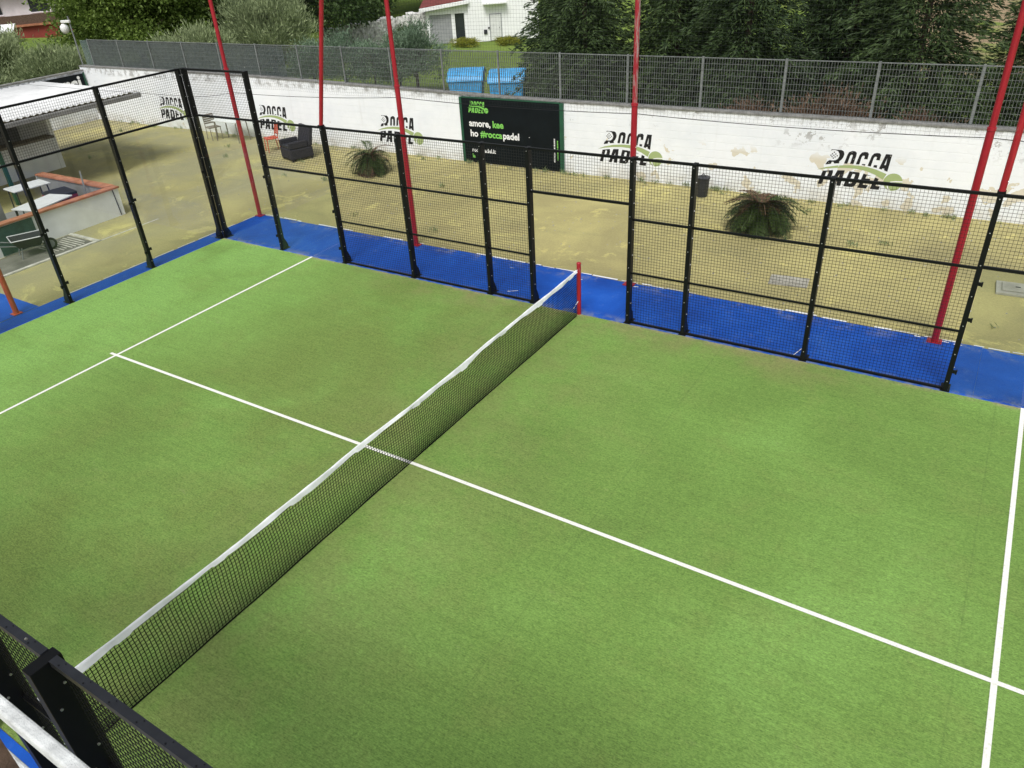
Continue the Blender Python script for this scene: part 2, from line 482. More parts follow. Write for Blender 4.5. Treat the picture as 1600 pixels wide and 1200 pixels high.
def tag(o, label, cat, group=None):
    o['label'] = label; o['category'] = cat
    if group:
        o['group'] = group
    return o

def thing(name, label, cat, loc=(0, 0, 0), rz=0.0, group=None):
    o = bpy.data.objects.new(name, None)
    COL.objects.link(o)
    o.location = loc; o.rotation_euler = (0, 0, rz)
    return tag(o, label, cat, group)

def structure(o):
    o['kind'] = 'structure'
    return o

def copy_tree(o, parent=None):
    c = o.copy(); COL.objects.link(c); c.parent = parent
    for ch in o.children:
        copy_tree(ch, c)
    return c

def quads_mesh(name, V, mat):
    """V: (n,4,3) loose quads"""
    n = V.shape[0]
    me = bpy.data.meshes.new(name)
    me.vertices.add(n * 4)
    me.vertices.foreach_set('co', V.reshape(-1).astype(np.float32))
    me.loops.add(n * 4)
    me.loops.foreach_set('vertex_index', np.arange(n * 4, dtype=np.int32))
    me.polygons.add(n)
    me.polygons.foreach_set('loop_start', np.arange(0, n * 4, 4, dtype=np.int32))
    me.polygons.foreach_set('loop_total', np.full(n, 4, dtype=np.int32))
    me.materials.append(M[mat])
    me.update(calc_edges=True)
    return me

def unit(a):
    return a / np.maximum(np.linalg.norm(a, axis=-1, keepdims=True), 1e-9)

def leaves(cent, dirs, L, W, rng):
    n = len(cent)
    d = unit(dirs)
    s = unit(np.cross(d, rng.normal(size=(n, 3))))
    L = L * rng.uniform(0.6, 1.35, (n, 1)); W = W * rng.uniform(0.7, 1.3, (n, 1))
    nrm = np.cross(d, s)
    base = cent - d * L * 0.5
    tip = cent + d * L * 0.5 - nrm * L * 0.12
    mid = cent - d * L * 0.05
    return np.stack([base, mid + s * W * 0.5, tip, mid - s * W * 0.5], 1)

# ------------------------------------------------------------------ the setting: ground, court, carpet
def sheet(name, x0, x1, y0, y1, z, mat, parent=None):
    return MB().add([(x0, y0, z), (x1, y0, z), (x1, y1, z), (x0, y1, z)], [(0, 1, 2, 3)]).build(name, mat, parent)

def gz(x, y):
    """garden terrain behind the boundary wall"""
    def ss(a, b, t):
        t = max(0, min(1, (t - a) / (b - a))); return t * t * (3 - 2 * t)
    z = -0.05 - 1.85 * ss(16, 48, y)
    z += 0.10 * max(0, y - 62) + 0.0
    z += 0.9 * ss(-42, -72, x) * ss(16, 34, y)
    return z

structure(sheet('ground', -27.45, 30, -30, 13.1, 0.0, 'yard'))
g = MB()
xs = [-900, -400, -200] + [-140 + 5 * i for i in range(45)] + [140, 300, 900]
ys = [13.15, 14, 16] + [18 + 3 * i for i in range(38)] + [160, 300, 900]
for yv in ys:
    for xv in xs:
        g.v.append((xv, yv, gz(xv, yv) if yv < 131 else 6.0 + (yv - 131) * 0.06))
nx = len(xs)
for j in range(len(ys) - 1):
    for i in range(nx - 1):
        g.f.append((j * nx + i, j * nx + i + 1, (j + 1) * nx + i + 1, (j + 1) * nx + i))
structure(g.build('garden_ground', 'meadow', smooth=True))
g = MB().add([(-900, -400, -0.06), (-27.55, -400, -0.06), (-27.55, 13.15, -0.06), (-900, 13.15, -0.06)], [(0, 1, 2, 3)])
structure(g.build('field', 'meadow'))
g = MB().add([(-27.5, -400, -0.05), (900, -400, -0.05), (900, -29.9, -0.05), (-27.5, -29.9, -0.05)], [(0, 1, 2, 3)])
g.add([(29.9, -29.9, -0.05), (900, -29.9, -0.05), (900, 13.15, -0.05), (29.9, 13.15, -0.05)], [(0, 1, 2, 3)])
structure(g.build('outer_ground', 'yard'))

turf = structure(sheet('court_turf', -10.0, 10.0, -5.45, 5.0, 0.012, 'turf'))
TZ = 0.017
def line(pts, w, name='court_line'):
    (x0, y0), (x1, y1) = pts
    d = Vector((x1 - x0, y1 - y0)).normalized(); nn = Vector((-d.y, d.x)) * w / 2
    return MB().add([(x0 - nn.x, y0 - nn.y, TZ), (x1 - nn.x, y1 - nn.y, TZ), (x1 + nn.x, y1 + nn.y, TZ), (x0 + nn.x, y0 + nn.y, TZ)],
                    [(0, 1, 2, 3)]).build(name, 'white_turf', turf)
line([(-6.955, -5.45), (-6.955, 5.0)], 0.055)
line([(7.03, -5.45), (7.03, 5.0)], 0.055)
TZ = 0.021
line([(-7.12, -0.13), (0.0, -0.155)], 0.055)
TZ = 0.0225
line([(0.0, -0.155), (7.5, -0.262)], 0.055)

# blue carpet round the court (sheets laid side by side)
bl = MB()
zc = 0.008
strips = []
def carpet(x0, x1, y0, y1, z=0.008):
    strips.append((x0, x1, y0, y1, z))
carp_root = structure(MB().add([(-10.55, -8.0, 0.004), (-10.02, -8.0, 0.004), (-10.02, 6.70, 0.004), (-10.55, 6.70, 0.004)], [(0, 1, 2, 3)]).build('blue_carpet', 'blue_carpet'))
seams = [-10.02, -7.6, -4.2, -0.62, 0.66, 4.08, 6.4, 11.0]
for a, b in zip(seams[:-1], seams[1:]):
    w = 6.70 + random.uniform(-0.03, 0.05)
    MB().add([(a + 0.001, 5.0, 0.008), (b - 0.001, 5.0, 0.008), (b - 0.001, w, 0.008), (a + 0.001, w, 0.008)], [(0, 1, 2, 3)]).build('carpet_strip', 'blue_carpet', carp_root)
MB().add([(-13.2, -8, 0.009), (-10.56, -8, 0.009), (-10.56, 0.46, 0.009), (-13.2, 0.46, 0.009)], [(0, 1, 2, 3)]).build('carpet_strip', 'blue_carpet', carp_root)
MB().add([(-10.0, -6.6, 0.008), (10.0, -6.6, 0.008), (10.0, -5.455, 0.008), (-10.0, -5.455, 0.008)], [(0, 1, 2, 3)]).build('carpet_strip', 'blue_carpet', carp_root)
# pale glued edge of the carpet, peeling here and there
r = random.Random(3)
x = -10.5
eb = MB()
while x < 10.8:
    L = r.uniform(0.10, 0.65)
    if r.random() < 0.82:
        w = r.uniform(0.015, 0.055)
        y0 = 6.70 + r.uniform(-0.015, 0.02)
        eb.add([(x, y0, 0.013), (x + L, y0 + r.uniform(-.01, .01), 0.013), (x + L, y0 + w, 0.013), (x, y0 + w * r.uniform(.5, 1.2), 0.013)], [(0, 1, 2, 3)])
    x += L + r.uniform(0, 0.10)
y = -1.0
while y < 6.6:
    L = r.uniform(0.3, 0.9)
    if y > 0.6:
        eb.add([(-10.575, y, 0.013), (-10.555, y, 0.013), (-10.555, y + L, 0.013), (-10.575, y + L, 0.013)], [(0, 1, 2, 3)])
    y += L + r.uniform(0, 0.3)
eb.build('glued_edge', 'net_tape', carp_root, stuff=True)
# small white scuffs left of glue on the carpet
sc = MB()
for (cx_, cy_, L, a, w) in ((-1.72, 5.35, 0.22, 0.6, 0.02), (-2.35, 6.35, 0.10, 0.1, 0.03), (-0.75, 6.42, 0.09, 0.2, 0.03), (0.42, 6.55, 0.10, 0.3, 0.03),
                            (3.86, 5.35, 0.55, 1.35, 0.016), (5.45, 6.66, 0.09, 0, 0.035), (5.86, 6.64, 0.12, 0, 0.03), (6.05, 6.62, 0.12, 0.1, 0.03)):
    dx, dy = math.cos(a) * L / 2, math.sin(a) * L / 2
    ox, oy = -math.sin(a) * w / 2, math.cos(a) * w / 2
    sc.add([(cx_ - dx - ox, cy_ - dy - oy, 0.014), (cx_ + dx - ox, cy_ + dy - oy, 0.014), (cx_ + dx + ox * .3, cy_ + dy + oy * .3, 0.014), (cx_ - dx + ox, cy_ - dy + oy, 0.014)], [(0, 1, 2, 3)])
sc.build('glue_scuffs', 'net_tape', carp_root, stuff=True)

# paved pad with pale kerb in front of the bar counter
pad = structure(sheet('paving_pad', -14.3, -13.1, -6.0, 3.42, 0.006, 'dark_concrete'))
MB().box(-13.1, -13.0, -6.0, 3.54, 0.0, 0.03).build('edging', 'pale_edge', pad)
MB().box(-14.3, -13.1, 3.44, 3.54, 0.0, 0.03).build('edging', 'pale_edge', pad)
MB().add([(-13.06, 3.54, .006), (-13.0, 3.54, .006), (-13.0, 5.3, .006), (-13.06, 5.3, .006)], [(0, 1, 2, 3)]).build('edging', 'pale_edge', pad)
for i in range(9):
    MB().box(-14.1 + random.uniform(-.1, .1), -13.3 + random.uniform(-.1, .1), 2.5 + i * .1, 2.53 + i * .1, 0.006, 0.016).build('paving_bar', 'pale_edge', pad)

# ------------------------------------------------------------------ court enclosure
def wire_panel(name, parent, axis, fixed, a0, a1, z0, z1, step=0.05, r=0.0027):
    mb = MB()
    n = max(1, round((a1 - a0) / step)); m = max(1, round((z1 - z0) / step))
    P = (lambda a, z, off=0.0: (a, fixed + off, z)) if axis == 'x' else (lambda a, z, off=0.0: (fixed + off, a, z))
    for i in range(1, n):
        a = a0 + (a1 - a0) * i / n
        mb.wire(P(a, z0), P(a, z1), r)
    for j in range(1, m):
        z = z0 + (z1 - z0) * j / m
        mb.wire(P(a0, z, 2 * r), P(a1, z, 2 * r), r)
    return mb.build(name, 'black_wire', parent, stuff=True)

def rail(parent, axis, fixed, a0, a1, z, h=0.04, d=0.04, name='rail', mat='black_steel'):
    mb = MB()
    if axis == 'x':
        mb.box(a0, a1, fixed - d / 2, fixed + d / 2, z - h / 2, z + h / 2)
    else:
        mb.box(fixed - d / 2, fixed + d / 2, a0, a1, z - h / 2, z + h / 2)
    return mb.build(name, mat, parent)

def fence_post(parent, x, y, h, nx_, ny_, clamps=(), w=0.07, d=0.12, foot=True):
    """nx_, ny_: outward direction (unit, along x or y)"""
    rz = math.atan2(ny_, nx_) - math.pi / 2            # local +y points outward
    p = MB().box(-w / 2, w / 2, 0, d, 0.0, h).build('post', 'black_steel', parent, bevel=0.004)
    p.location = (x, y, 0); p.rotation_euler = (0, 0, rz)
    if foot:
        f = MB().prism([(d - 0.01, 0.0), (d + 0.085, 0.0), (d + 0.085, 0.09), (d + 0.055, 0.17), (d - 0.01, 0.30)], 'x', -w * 0.42, w * 0.42)
        f.box(-w * 0.9, w * 0.9, -0.01, d + 0.11, 0.012, 0.024)
        f.build('foot_bracket', 'black_steel', p, fix=True)
    b = MB()
    z = 0.18
    while z < h - 0.05:
        for s in (-1, 1):
            b.lathe([(0.0, 0.012), (0.007, 0.009), (0.009, 0.0)], n=6)
        n = 2 * 18
        # lay the two little domes on the inner face and on the side
        for q in range(len(b.v) - n, len(b.v) - n + 18):
            vx, vy, vz = b.v[q]; b.v[q] = (vx, -vz, z + vy)
        for q in range(len(b.v) - n + 18, len(b.v)):
            vx, vy, vz = b.v[q]; b.v[q] = (w / 2 + vz, d * 0.5 + vx, z + 0.22 + vy)
        z += 0.46
    if d > 0.15:
        for bz in (2.80, 2.2, 1.6):
            for yb, dz in ((d * 0.30, 0.0), (d * 0.72, -0.16)):
                b.tube([(-w / 2, yb, bz + dz), (-w / 2 - 0.008, yb, bz + dz)], 0.009, 8)
    b.build('bolts', 'bolt_steel', p, stuff=True)
    for cz, side in clamps:
        c = MB().obox((side * (w / 2 + 0.025), 0.02, cz), 0.05, 0.03, 0.05)
        c.obox((side * (w / 2 + 0.045), 0.02, cz), 0.022, 0.045, 0.065)
        c.build('glass_clamp', 'black_steel', p, bevel=0.004)
    return p

def pane(parent, axis, fixed, a0, a1, z0, z1, t=0.012):
    mb = MB()
    if axis == 'x':
        mb.box(a0, a1, fixed - t / 2, fixed + t / 2, z0, z1)
    else:
        mb.box(fixed - t / 2, fixed + t / 2, a0, a1, z0, z1)
    return mb.build('glass_pane', 'glass', parent)

YF = 5.02          # inner face of the far side
far = thing('side_fence', 'black steel and wire mesh fence along the far long side of the court', 'fence')
XS = [-9.985, -7.97, -5.97, -4.0, -2.06, -1.07, 0.91, 1.95, 3.98, 6.03, 8.0, 9.95]
HS = [4.0, 4.0, 3.0, 3.0, 3.0, 3.0, 3.0, 3.0, 3.0, 3.0, 4.0, 4.0]
CL = {1: [(0.35, -1), (1.75, -1), (1.6, 1)], 2: [(0.35, -1), (1.2, -1)], 0: [(2.0, 1)], 9: [(0.35, 1), (1.2, 1), (1.75, 1)], 10: [(0.35, 1), (1.75, 1)]}
for i, (x, h) in enumerate(zip(XS, HS)):
    fence_post(far, x, YF, h, 0, 1, CL.get(i, ()))
YM = YF + 0.05
def span(i, j):
    return XS[i] + 0.035, XS[j] - 0.035
for i in range(len(XS) - 1):
    a, b = span(i, i + 1)
    if i in (0, 10):                       # tall corner bay: glass to 3 m, mesh to 4 m
        pane(far, 'x', YF + 0.02, a + 0.01, b - 0.01, 0.03, 2.965)
        rail(far, 'x', YM, a, b, 2.985); rail(far, 'x', YM, a, b, 3.98, name='top_rail')
        wire_panel('mesh_panel', far, 'x', YM, a, b, 3.005, 3.96)
    elif i in (1, 9):                      # step bay: glass to 2 m, mesh to 3 m
        pane(far, 'x', YF + 0.02, a + 0.01, b - 0.01, 0.03, 1.965)
        rail(far, 'x', YM, a, b, 1.985); rail(far, 'x', YM, a, b, 2.98, name='top_rail')
        wire_panel('mesh_panel', far, 'x', YM, a, b, 2.005, 2.96)
    elif i == 5:                           # the open way in at the net, mesh above
        rail(far, 'x', YM, a, b, 2.22); rail(far, 'x', YM, a, b, 2.98, name='top_rail')
        wire_panel('mesh_panel', far, 'x', YM, a, b, 2.24, 2.96)
    else:
        rail(far, 'x', YM, a, b, 0.035, 0.03); rail(far, 'x', YM, a, b, 0.99, 0.03, 0.03); rail(far, 'x', YM, a, b, 1.96, 0.035, 0.035)
        rail(far, 'x', YM, a, b, 2.98, name='top_rail')
        wire_panel('mesh_panel', far, 'x', YM, a, b, 0.05, 2.96)

end = thing('end_wall', 'tall glass end wall in black posts with a mesh strip on top', 'glass wall')
XE = -10.02
YS = [4.985, 2.95, 0.89, -1.12, -3.14, -5.45]
for i, y in enumerate(YS):
    fence_post(end, XE, y, 4.0, -1, 0, [(0.45, 1), (0.40, -1), (1.6, 1), (1.55, -1)] if i else [(0.1, -1), (1.7, -1)])
for i in range(len(YS) - 1):
    b, a = YS[i] - 0.035, YS[i + 1] + 0.035
    pane(end, 'y', XE - 0.02, a + 0.01, b - 0.01, 0.03, 2.965)
    rail(end, 'y', XE - 0.05, a, b, 2.985); rail(end, 'y', XE - 0.05, a, b, 3.98, name='top_rail')
    wire_panel('mesh_panel', end, 'y', XE - 0.05, a, b, 3.005, 3.96)

near = thing('side_fence', 'black steel mesh fence on the near side below the terrace railing', 'fence')
YN = -5.49
NX = [-4.0, -2.06, -1.07, 0.91, 1.95, 3.98, 6.03]
for i, x in enumerate(NX):
    fence_post(near, x, YN, 3.0, 0, -1, w=0.09, d=0.19)
YNM = YN - 0.05
for i in range(len(NX) - 1):
    a, b = NX[i] + 0.045, NX[i + 1] - 0.045
    rail(near, 'x', YNM, a, b, 2.98, 0.05, 0.052, name='top_rail', mat='black_rail_top')
    sb = MB(); q = a + 0.08
    while q < b - 0.05:
        sb.tube([(q, YNM - 0.012, 3.004), (q, YNM - 0.012, 3.008)], 0.006, 6); sb.tube([(q + 0.03, YNM + 0.014, 3.004), (q + 0.03, YNM + 0.014, 3.008)], 0.004, 6); q += 0.24
    sb.build('screws', 'black_wire', near, stuff=True)
    if i == 2:
        rail(near, 'x', YNM, a, b, 2.22)
        wire_panel('mesh_panel', near, 'x', YNM, a, b, 2.24, 2.955)
    else:
        for z in (0.035, 0.99, 1.96):
            rail(near, 'x', YNM, a, b, z, 0.03)
        wire_panel('mesh_panel', near, 'x', YNM, a, b, 0.05, 2.955)

# ------------------------------------------------------------------ the net
net = thing('court_net', 'black mesh net with white top band stretched across the court', 'net')
N0, N1 = -5.30, 4.90
def ntop(y):
    t = (y - N0) / (N1 - N0)
    return 0.925 - 0.045 * 4 * t * (1 - t)
def nx_off(y, z):
    t = (y - N0) / (N1 - N0)
    env = min(1, 6 * t * (1 - t))
    return -0.05 + env * (0.030 * math.sin(1.7 * y + 0.6) * math.sin(z * 3.1) + 0.014 * math.sin(4.3 * y + 3 * z) * math.sin(z * 3.1)) 
mb = MB()
ny = round((N1 - N0) / 0.044)
for i in range(ny + 1):
    y = N0 + (N1 - N0) * i / ny
    zt = ntop(y) - 0.03
    mb.tube([(nx_off(y, 0.015 + (zt - 0.015) * k_ / 6), y + 0.006 * math.sin(k_ * 1.3 + i * 0.15), 0.015 + (zt - 0.015) * k_ / 6) for k_ in range(7)], 0.0046, 4, False)
for j in range(20):
    pts = []
    for i in range(0, 121):
        y = N0 + (N1 - N0) * i / 120
        z = 0.02 + (ntop(y) - 0.05) * j / 19
        pts.append((nx_off(y, z) + 0.002, y, z))
    mb.tube(pts, 0.0046, 4, False)
mb.build('net_mesh', 'net_twine', net, stuff=True)
mb = MB()
mb.tube([(nx_off(y, 0.02), y, 0.022 + 0.006 * math.sin(y * 5)) for y in np.linspace(N0, N1, 100)], 0.008, 6, True)
mb.build('bottom_cord', 'net_twine', net)
# folded tape over the steel cable: uneven lower edge, bunched in places
rr = random.Random(5)
mb = MB()
ysq = np.linspace(N0, N1, 260)
ph = [rr.uniform(0, 6) for _ in range(4)]
prof_n = 7
for y in ysq:
    zt = ntop(y)
    wob = 0.010 * math.sin(3.1 * y + ph[0]) + 0.007 * math.sin(8.3 * y + ph[1]) + 0.004 * math.sin(21 * y + ph[2])
    low = 0.052 + 0.014 * math.sin(2.2 * y + ph[3]) + 0.009 * math.sin(6.1 * y) + (0.02 if math.sin(5.5 * y + 1) > 0.9 else 0)
    xo = nx_off(y, zt)
    fat = 0.011 + 0.004 * math.sin(11 * y + ph[1])
    sec = [(-fat - 0.006, -low * 0.9), (-fat, -0.015), (-fat * 0.6, 0.006), (0, 0.011), (fat * 0.6, 0.006), (fat, -0.015), (fat + 0.008 + wob * 0.5, -low)]
    for sx, sz in sec:
        mb.v.append((xo + sx, y, zt + sz + wob * 0.25))
for i in range(len(ysq) - 1):
    for j in range(prof_n - 1):
        a = i * prof_n + j
        mb.f.append((a, a + 1, a + 1 + prof_n, a + prof_n))
mb.build('top_band', 'net_tape', net, smooth=True)
for yy_ in (5.0, -5.38):
    p = MB().tube([(-0.05, yy_, 0.0), (-0.05, yy_, 1.03)], 0.04, 16).build('net_post', 'red_paint', net, smooth=False, bevel=0.004)
    MB().lathe([(0.0, 1.048), (0.03, 1.045), (0.044, 1.03), (0.044, 1.02)], (-0.05, yy_, 0), 16).build('cap', 'red_paint', p, smooth=True)
    s = -1 if yy_ > 0 else 1
    MB().wire((-0.05, yy_, 0.915), (-0.05, yy_ + s * 0.25, 0.915), 0.005).wire((-0.05, yy_, 0.30), (-0.05, yy_ + s * 0.22, 0.22), 0.006).build('lashing', 'net_tape', p, stuff=True)

# ------------------------------------------------------------------ tall red poles, guard net, cable
PLAB = ["tall red pole behind the glass corner of the court, leftmost behind the far fence",
        "tall red pole second from the glass corner, between the left fence posts",
        "tall red pole beside the way in at the net, weathered grey along its upper length",
        "tall red pole near the right edge, behind the last mesh bay"]
for (x, y, zj), lab in zip([(-10.45, 6.62, 3.7), (-5.13, 6.60, 3.55), (0.25, 6.60, 3.48), (5.71, 6.60, 3.45)], PLAB):
    t = thing('red_pole', lab, 'pole', (x, y, 0), group='tall red poles round the court')
    MB().tube([(0, 0, 0), (0, 0, zj)], 0.055, 18).build('lower_tube', 'red_paint', t)
    MB().tube([(0, 0, zj), (0, 0, 8.2)], 0.046, 18).build('upper_tube', 'red_weathered' if 0 < x < 1 else 'red_paint', t)
    MB().lathe([(0.047, zj + 0.02), (0.060, zj + 0.015), (0.062, zj - 0.03), (0.0555, zj - 0.035)], n=18).build('collar', 'red_paint', t)
    MB().box(-0.11, 0.11, -0.09, 0.09, 0.012, 0.024).build('base_plate', 'red_paint', t)
t = thing('red_pole', 'orange red pole on the blue carpet at the left edge, outside the glass end wall', 'pole', (-10.66, 0.03, 0))
MB().tube([(0, 0, 0), (0, 0, 8.0)], 0.055, 18).build('tube', 'orange_paint', t)
MB().box(-0.09, 0.09, -0.09, 0.09, 0.012, 0.024).build('base_plate', 'orange_paint', t)
t = thing('lamp_pole', 'slim bright red pole leaning up from a black fence post left of centre', 'pole', (-6.0, 5.08, 2.98))
MB().tube([(0, 0, 0.02), (0.95, 0.06, 4.0)], 0.042, 16).build('tube', 'red_paint', t)
MB().box(-0.05, 0.05, -0.05, 0.05, 0.02, 0.05).build('base_plate', 'black_steel', t)
t = thing('lamp_pole', 'slim bright red pole standing on the rightmost black fence post', 'pole', (6.03, 5.10, 2.98))
MB().tube([(0, 0, 0.02), (0.0, 0.0, 4.0)], 0.042, 16).build('tube', 'red_paint', t)
MB().box(-0.05, 0.05, -0.05, 0.05, 0.02, 0.05).build('base_plate', 'black_steel', t)

def sagline(pts, n=14, sag=0.06):
    out = []
    for (a, b) in zip(pts[:-1], pts[1:]):
        a, b = Vector(a), Vector(b)
        for i in range(n):
            t = i / n
            p = a.lerp(b, t); p.z -= sag * 4 * t * (1 - t); out.append(p)
    out.append(Vector(pts[-1]))
    return out
gn = thing('guard_net', 'fine dark guard net strung high between the red poles', 'net', (0, 0, 0))
PX = [-10.45, -5.13, 0.25, 5.71, 11.1]
c = MB().tube(sagline([(p, 6.66, 3.30 if p > -6 else 3.14) for p in PX], sag=0.05), 0.006, 5)
c.tube(sagline([(-10.5, 6.6, 3.14), (-12.3, 6.9, 2.9), (-27.4, 9.0, 2.3)], sag=0.02), 0.005, 5)
c.build('cable', 'black_wire', gn)
mb = MB()
st = 0.065
x = -10.4
while x < 11:
    mb.wire((x, 6.66, 3.28), (x + 0.03 * math.sin(x * 1.3), 6.66, 7.6), 0.0010); x += st
z = 3.28
while z < 7.6:
    mb.tube([(xx_, 6.66 + 0.03 * math.sin(xx_ * 1.7 + z), z + 0.01 * math.sin(xx_ * 2.0)) for xx_ in np.linspace(-10.4, 11, 40)], 0.0010, 4, False); z += st
mb.build('mesh', 'fine_thread', gn, stuff=True)

# ------------------------------------------------------------------ boundary wall, its painted logos and the grille fence on top
WY = 13.0
def wtop(x):
    return 1.93 + 0.20 * max(0.0, min(1.0, (-6 - x) / 12.0))
bw = thing('boundary_wall', 'long whitewashed block wall behind the court with peeling paint and painted logos', 'wall')
mb = MB()
xsw = [-27.7 + 0.75 * i for i in range(57)]
for x in xsw:
    t = wtop(x) + random.uniform(-0.008, 0.008)
    mb.v += [(x, WY, -0.1), (x, WY, t), (x, WY + 0.22, t), (x, WY + 0.22, -0.6)]
for i in range(len(xsw) - 1):
    for j in range(3):
        a = i * 4 + j
        mb.f.append((a, a + 4, a + 5, a + 1))
mb.f += [(0, 1, 2, 3), tuple(len(mb.v) - 4 + q for q in (3, 2, 1, 0))]
mb.build('masonry', 'whitewash', bw, fix=True)
for i in range(28):
    xa = -27.7 + i * 1.5; xb = xa + 1.495
    MB().add([(xa, WY - 0.025, wtop(xa) + .008), (xb, WY - 0.025, wtop(xb) + .008), (xb, WY + 0.245, wtop(xb) + .008), (xa, WY + 0.245, wtop(xa) + .008),
              (xa, WY - 0.025, wtop(xa) + .045), (xb, WY - 0.025, wtop(xb) + .045), (xb, WY + 0.245, wtop(xb) + .05), (xa, WY + 0.245, wtop(xa) + .05)],
             [(0, 3, 2, 1), (4, 5, 6, 7), (0, 1, 5, 4), (1, 2, 6, 5), (2, 3, 7, 6), (3, 0, 4, 7)]).build('coping', 'coping_grey', bw)

LOGO_BLACK = [
    [(243, 80), (420, 80), (455, 100), (475, 150), (465, 210), (440, 255), (410, 285), (413, 322), (325, 335), (310, 305), (280, 305), (272, 345), (175, 365), (195, 315), (235, 280), (290, 281), (340, 272), (375, 245), (395, 195), (390, 150), (360, 105), (310, 88), (265, 90), (237, 105)],
    [(495, 318), (530, 150), (550, 105), (600, 80), (650, 82), (682, 110), (680, 170), (657, 313), (598, 313), (622, 160), (610, 147), (590, 150), (578, 170), (552, 318)],
    [(698, 313), (735, 140), (765, 95), (810, 80), (860, 82), (885, 110), (878, 207), (820, 207), (826, 160), (812, 147), (790, 150), (775, 175), (757, 313)],
    [(805, 297), (860, 297), (857, 322), (800, 318)],
    [(900, 322), (938, 140), (968, 95), (1013, 80), (1063, 82), (1088, 110), (1081, 207), (1023, 207), (1029, 160), (1015, 147), (993, 150), (978, 175), (955, 330)],
    [(1003, 297), (1060, 297), (1056, 345), (998, 338)],
    [(1095, 355), (1165, 87), (1200, 87), (1200, 150), (1170, 282), (1170, 345), (1150, 345), (1145, 367)],
    [(1200, 87), (1268, 87), (1243, 397), (1185, 375), (1185, 345), (1170, 345), (1170, 282), (1197, 282), (1200, 150)],
    [(92, 737), (148, 487), (215, 476), (215, 500), (198, 585), (198, 645), (185, 645), (165, 737)],
    [(215, 476), (325, 457), (330, 500), (318, 580), (290, 625), (250, 645), (198, 645), (198, 585), (235, 585), (258, 510), (250, 490), (215, 500)],
    [(300, 737), (403, 452), (455, 448), (455, 515), (413, 608), (413, 667), (395, 667), (372, 737)],
    [(455, 448), (530, 443), (498, 737), (425, 737), (430, 667), (413, 667), (413, 608), (443, 608), (455, 515)],
    [(547, 737), (613, 450), (672, 452), (672, 495), (633, 672), (633, 737)],
    [(672, 452), (780, 456), (795, 475), (775, 640), (740, 715), (700, 737), (633, 737), (633, 672), (670, 672), (690, 655), (720, 515), (715, 492), (672, 495)],
    [(797, 737), (857, 470), (1000, 495), (915, 497), (905, 552), (990, 552), (972, 610), (890, 610), (880, 672), (965, 672), (948, 737)],
    [(1010, 737), (1062, 517), (1127, 540), (1097, 672), (1170, 672), (1160, 737)],
]
LETTER_OF = [('letter_r', [0]), ('letter_o', [1]), ('letter_c', [2, 3]), ('letter_c', [4, 5]), ('letter_a', [6, 7]),
             ('letter_p', [8, 9]), ('letter_a', [10, 11]), ('letter_d', [12, 13]), ('letter_e', [14]), ('letter_l', [15])]
DOTS = [(298, 130), (270, 160), (328, 160), (247, 188), (298, 186), (357, 190), (270, 212), (325, 214), (296, 238)]
SWOOSH = [(40, 475), (200, 410), (400, 362), (600, 340), (750, 335), (900, 345), (1050, 375), (1240, 440), (1195, 545), (1050, 470), (900, 420), (750, 398), (600, 392), (400, 405), (200, 437)]
def circle(cx_, cy_, r_, n=12):
    return [(cx_ + r_ * math.cos(2 * math.pi * i / n), cy_ + r_ * math.sin(2 * math.pi * i / n)) for i in range(n)]
def logo(parent, x0, ztop, width, y, letters_mat, green_mat, seam_mat, holder='painted_logo'):
    s = width / 1485.0
    def P(p, off=0.0):
        return (x0 + (p[0] - 40) * s, y - off, ztop - (p[1] - 80) * s)
    def add(mb, poly, off=0.0):
        # front face only needs one sheet; outline is ordered so that it faces -y
        area = sum(poly[i][0] * poly[(i + 1) % len(poly)][1] - poly[(i + 1) % len(poly)][0] * poly[i][1] for i in range(len(poly)))
        q = poly if area < 0 else poly[::-1]
        mb.add([P(p, off) for p in q], [tuple(range(len(q)))])
    root = MB(); add(root, SWOOSH)
    rt = root.build(holder, green_mat, parent)
    for nm, idx in LETTER_OF:
        mb = MB()
        for i in idx:
            add(mb, LOGO_BLACK[i])
        mb.build(nm, letters_mat, rt)
    mb = MB()
    for d in DOTS:
        add(mb, circle(d[0], d[1], 12, 8))
    mb.build('racket_dots', letters_mat, rt, stuff=True)
    mb = MB(); add(mb, circle(1368, 573, 157, 28)); mb.build('ball', green_mat, rt)
    mb = MB(); add(mb, [(1522, 540), (1400, 548), (1330, 565), (1292, 600), (1280, 650), (1300, 700), (1330, 722), (1345, 715), (1312, 680), (1300, 640), (1315, 600), (1345, 578), (1410, 568), (1524, 562)], 0.003)
    mb.build('ball_seam', seam_mat, rt)
    return rt
for x0 in (-23.05, -17.30, -11.58, -3.56, 2.26):
    logo(bw, x0, 1.27 if x0 > -5 else 1.18, 1.90, WY - 0.004, 'paint_black', 'paint_green', 'print_white')

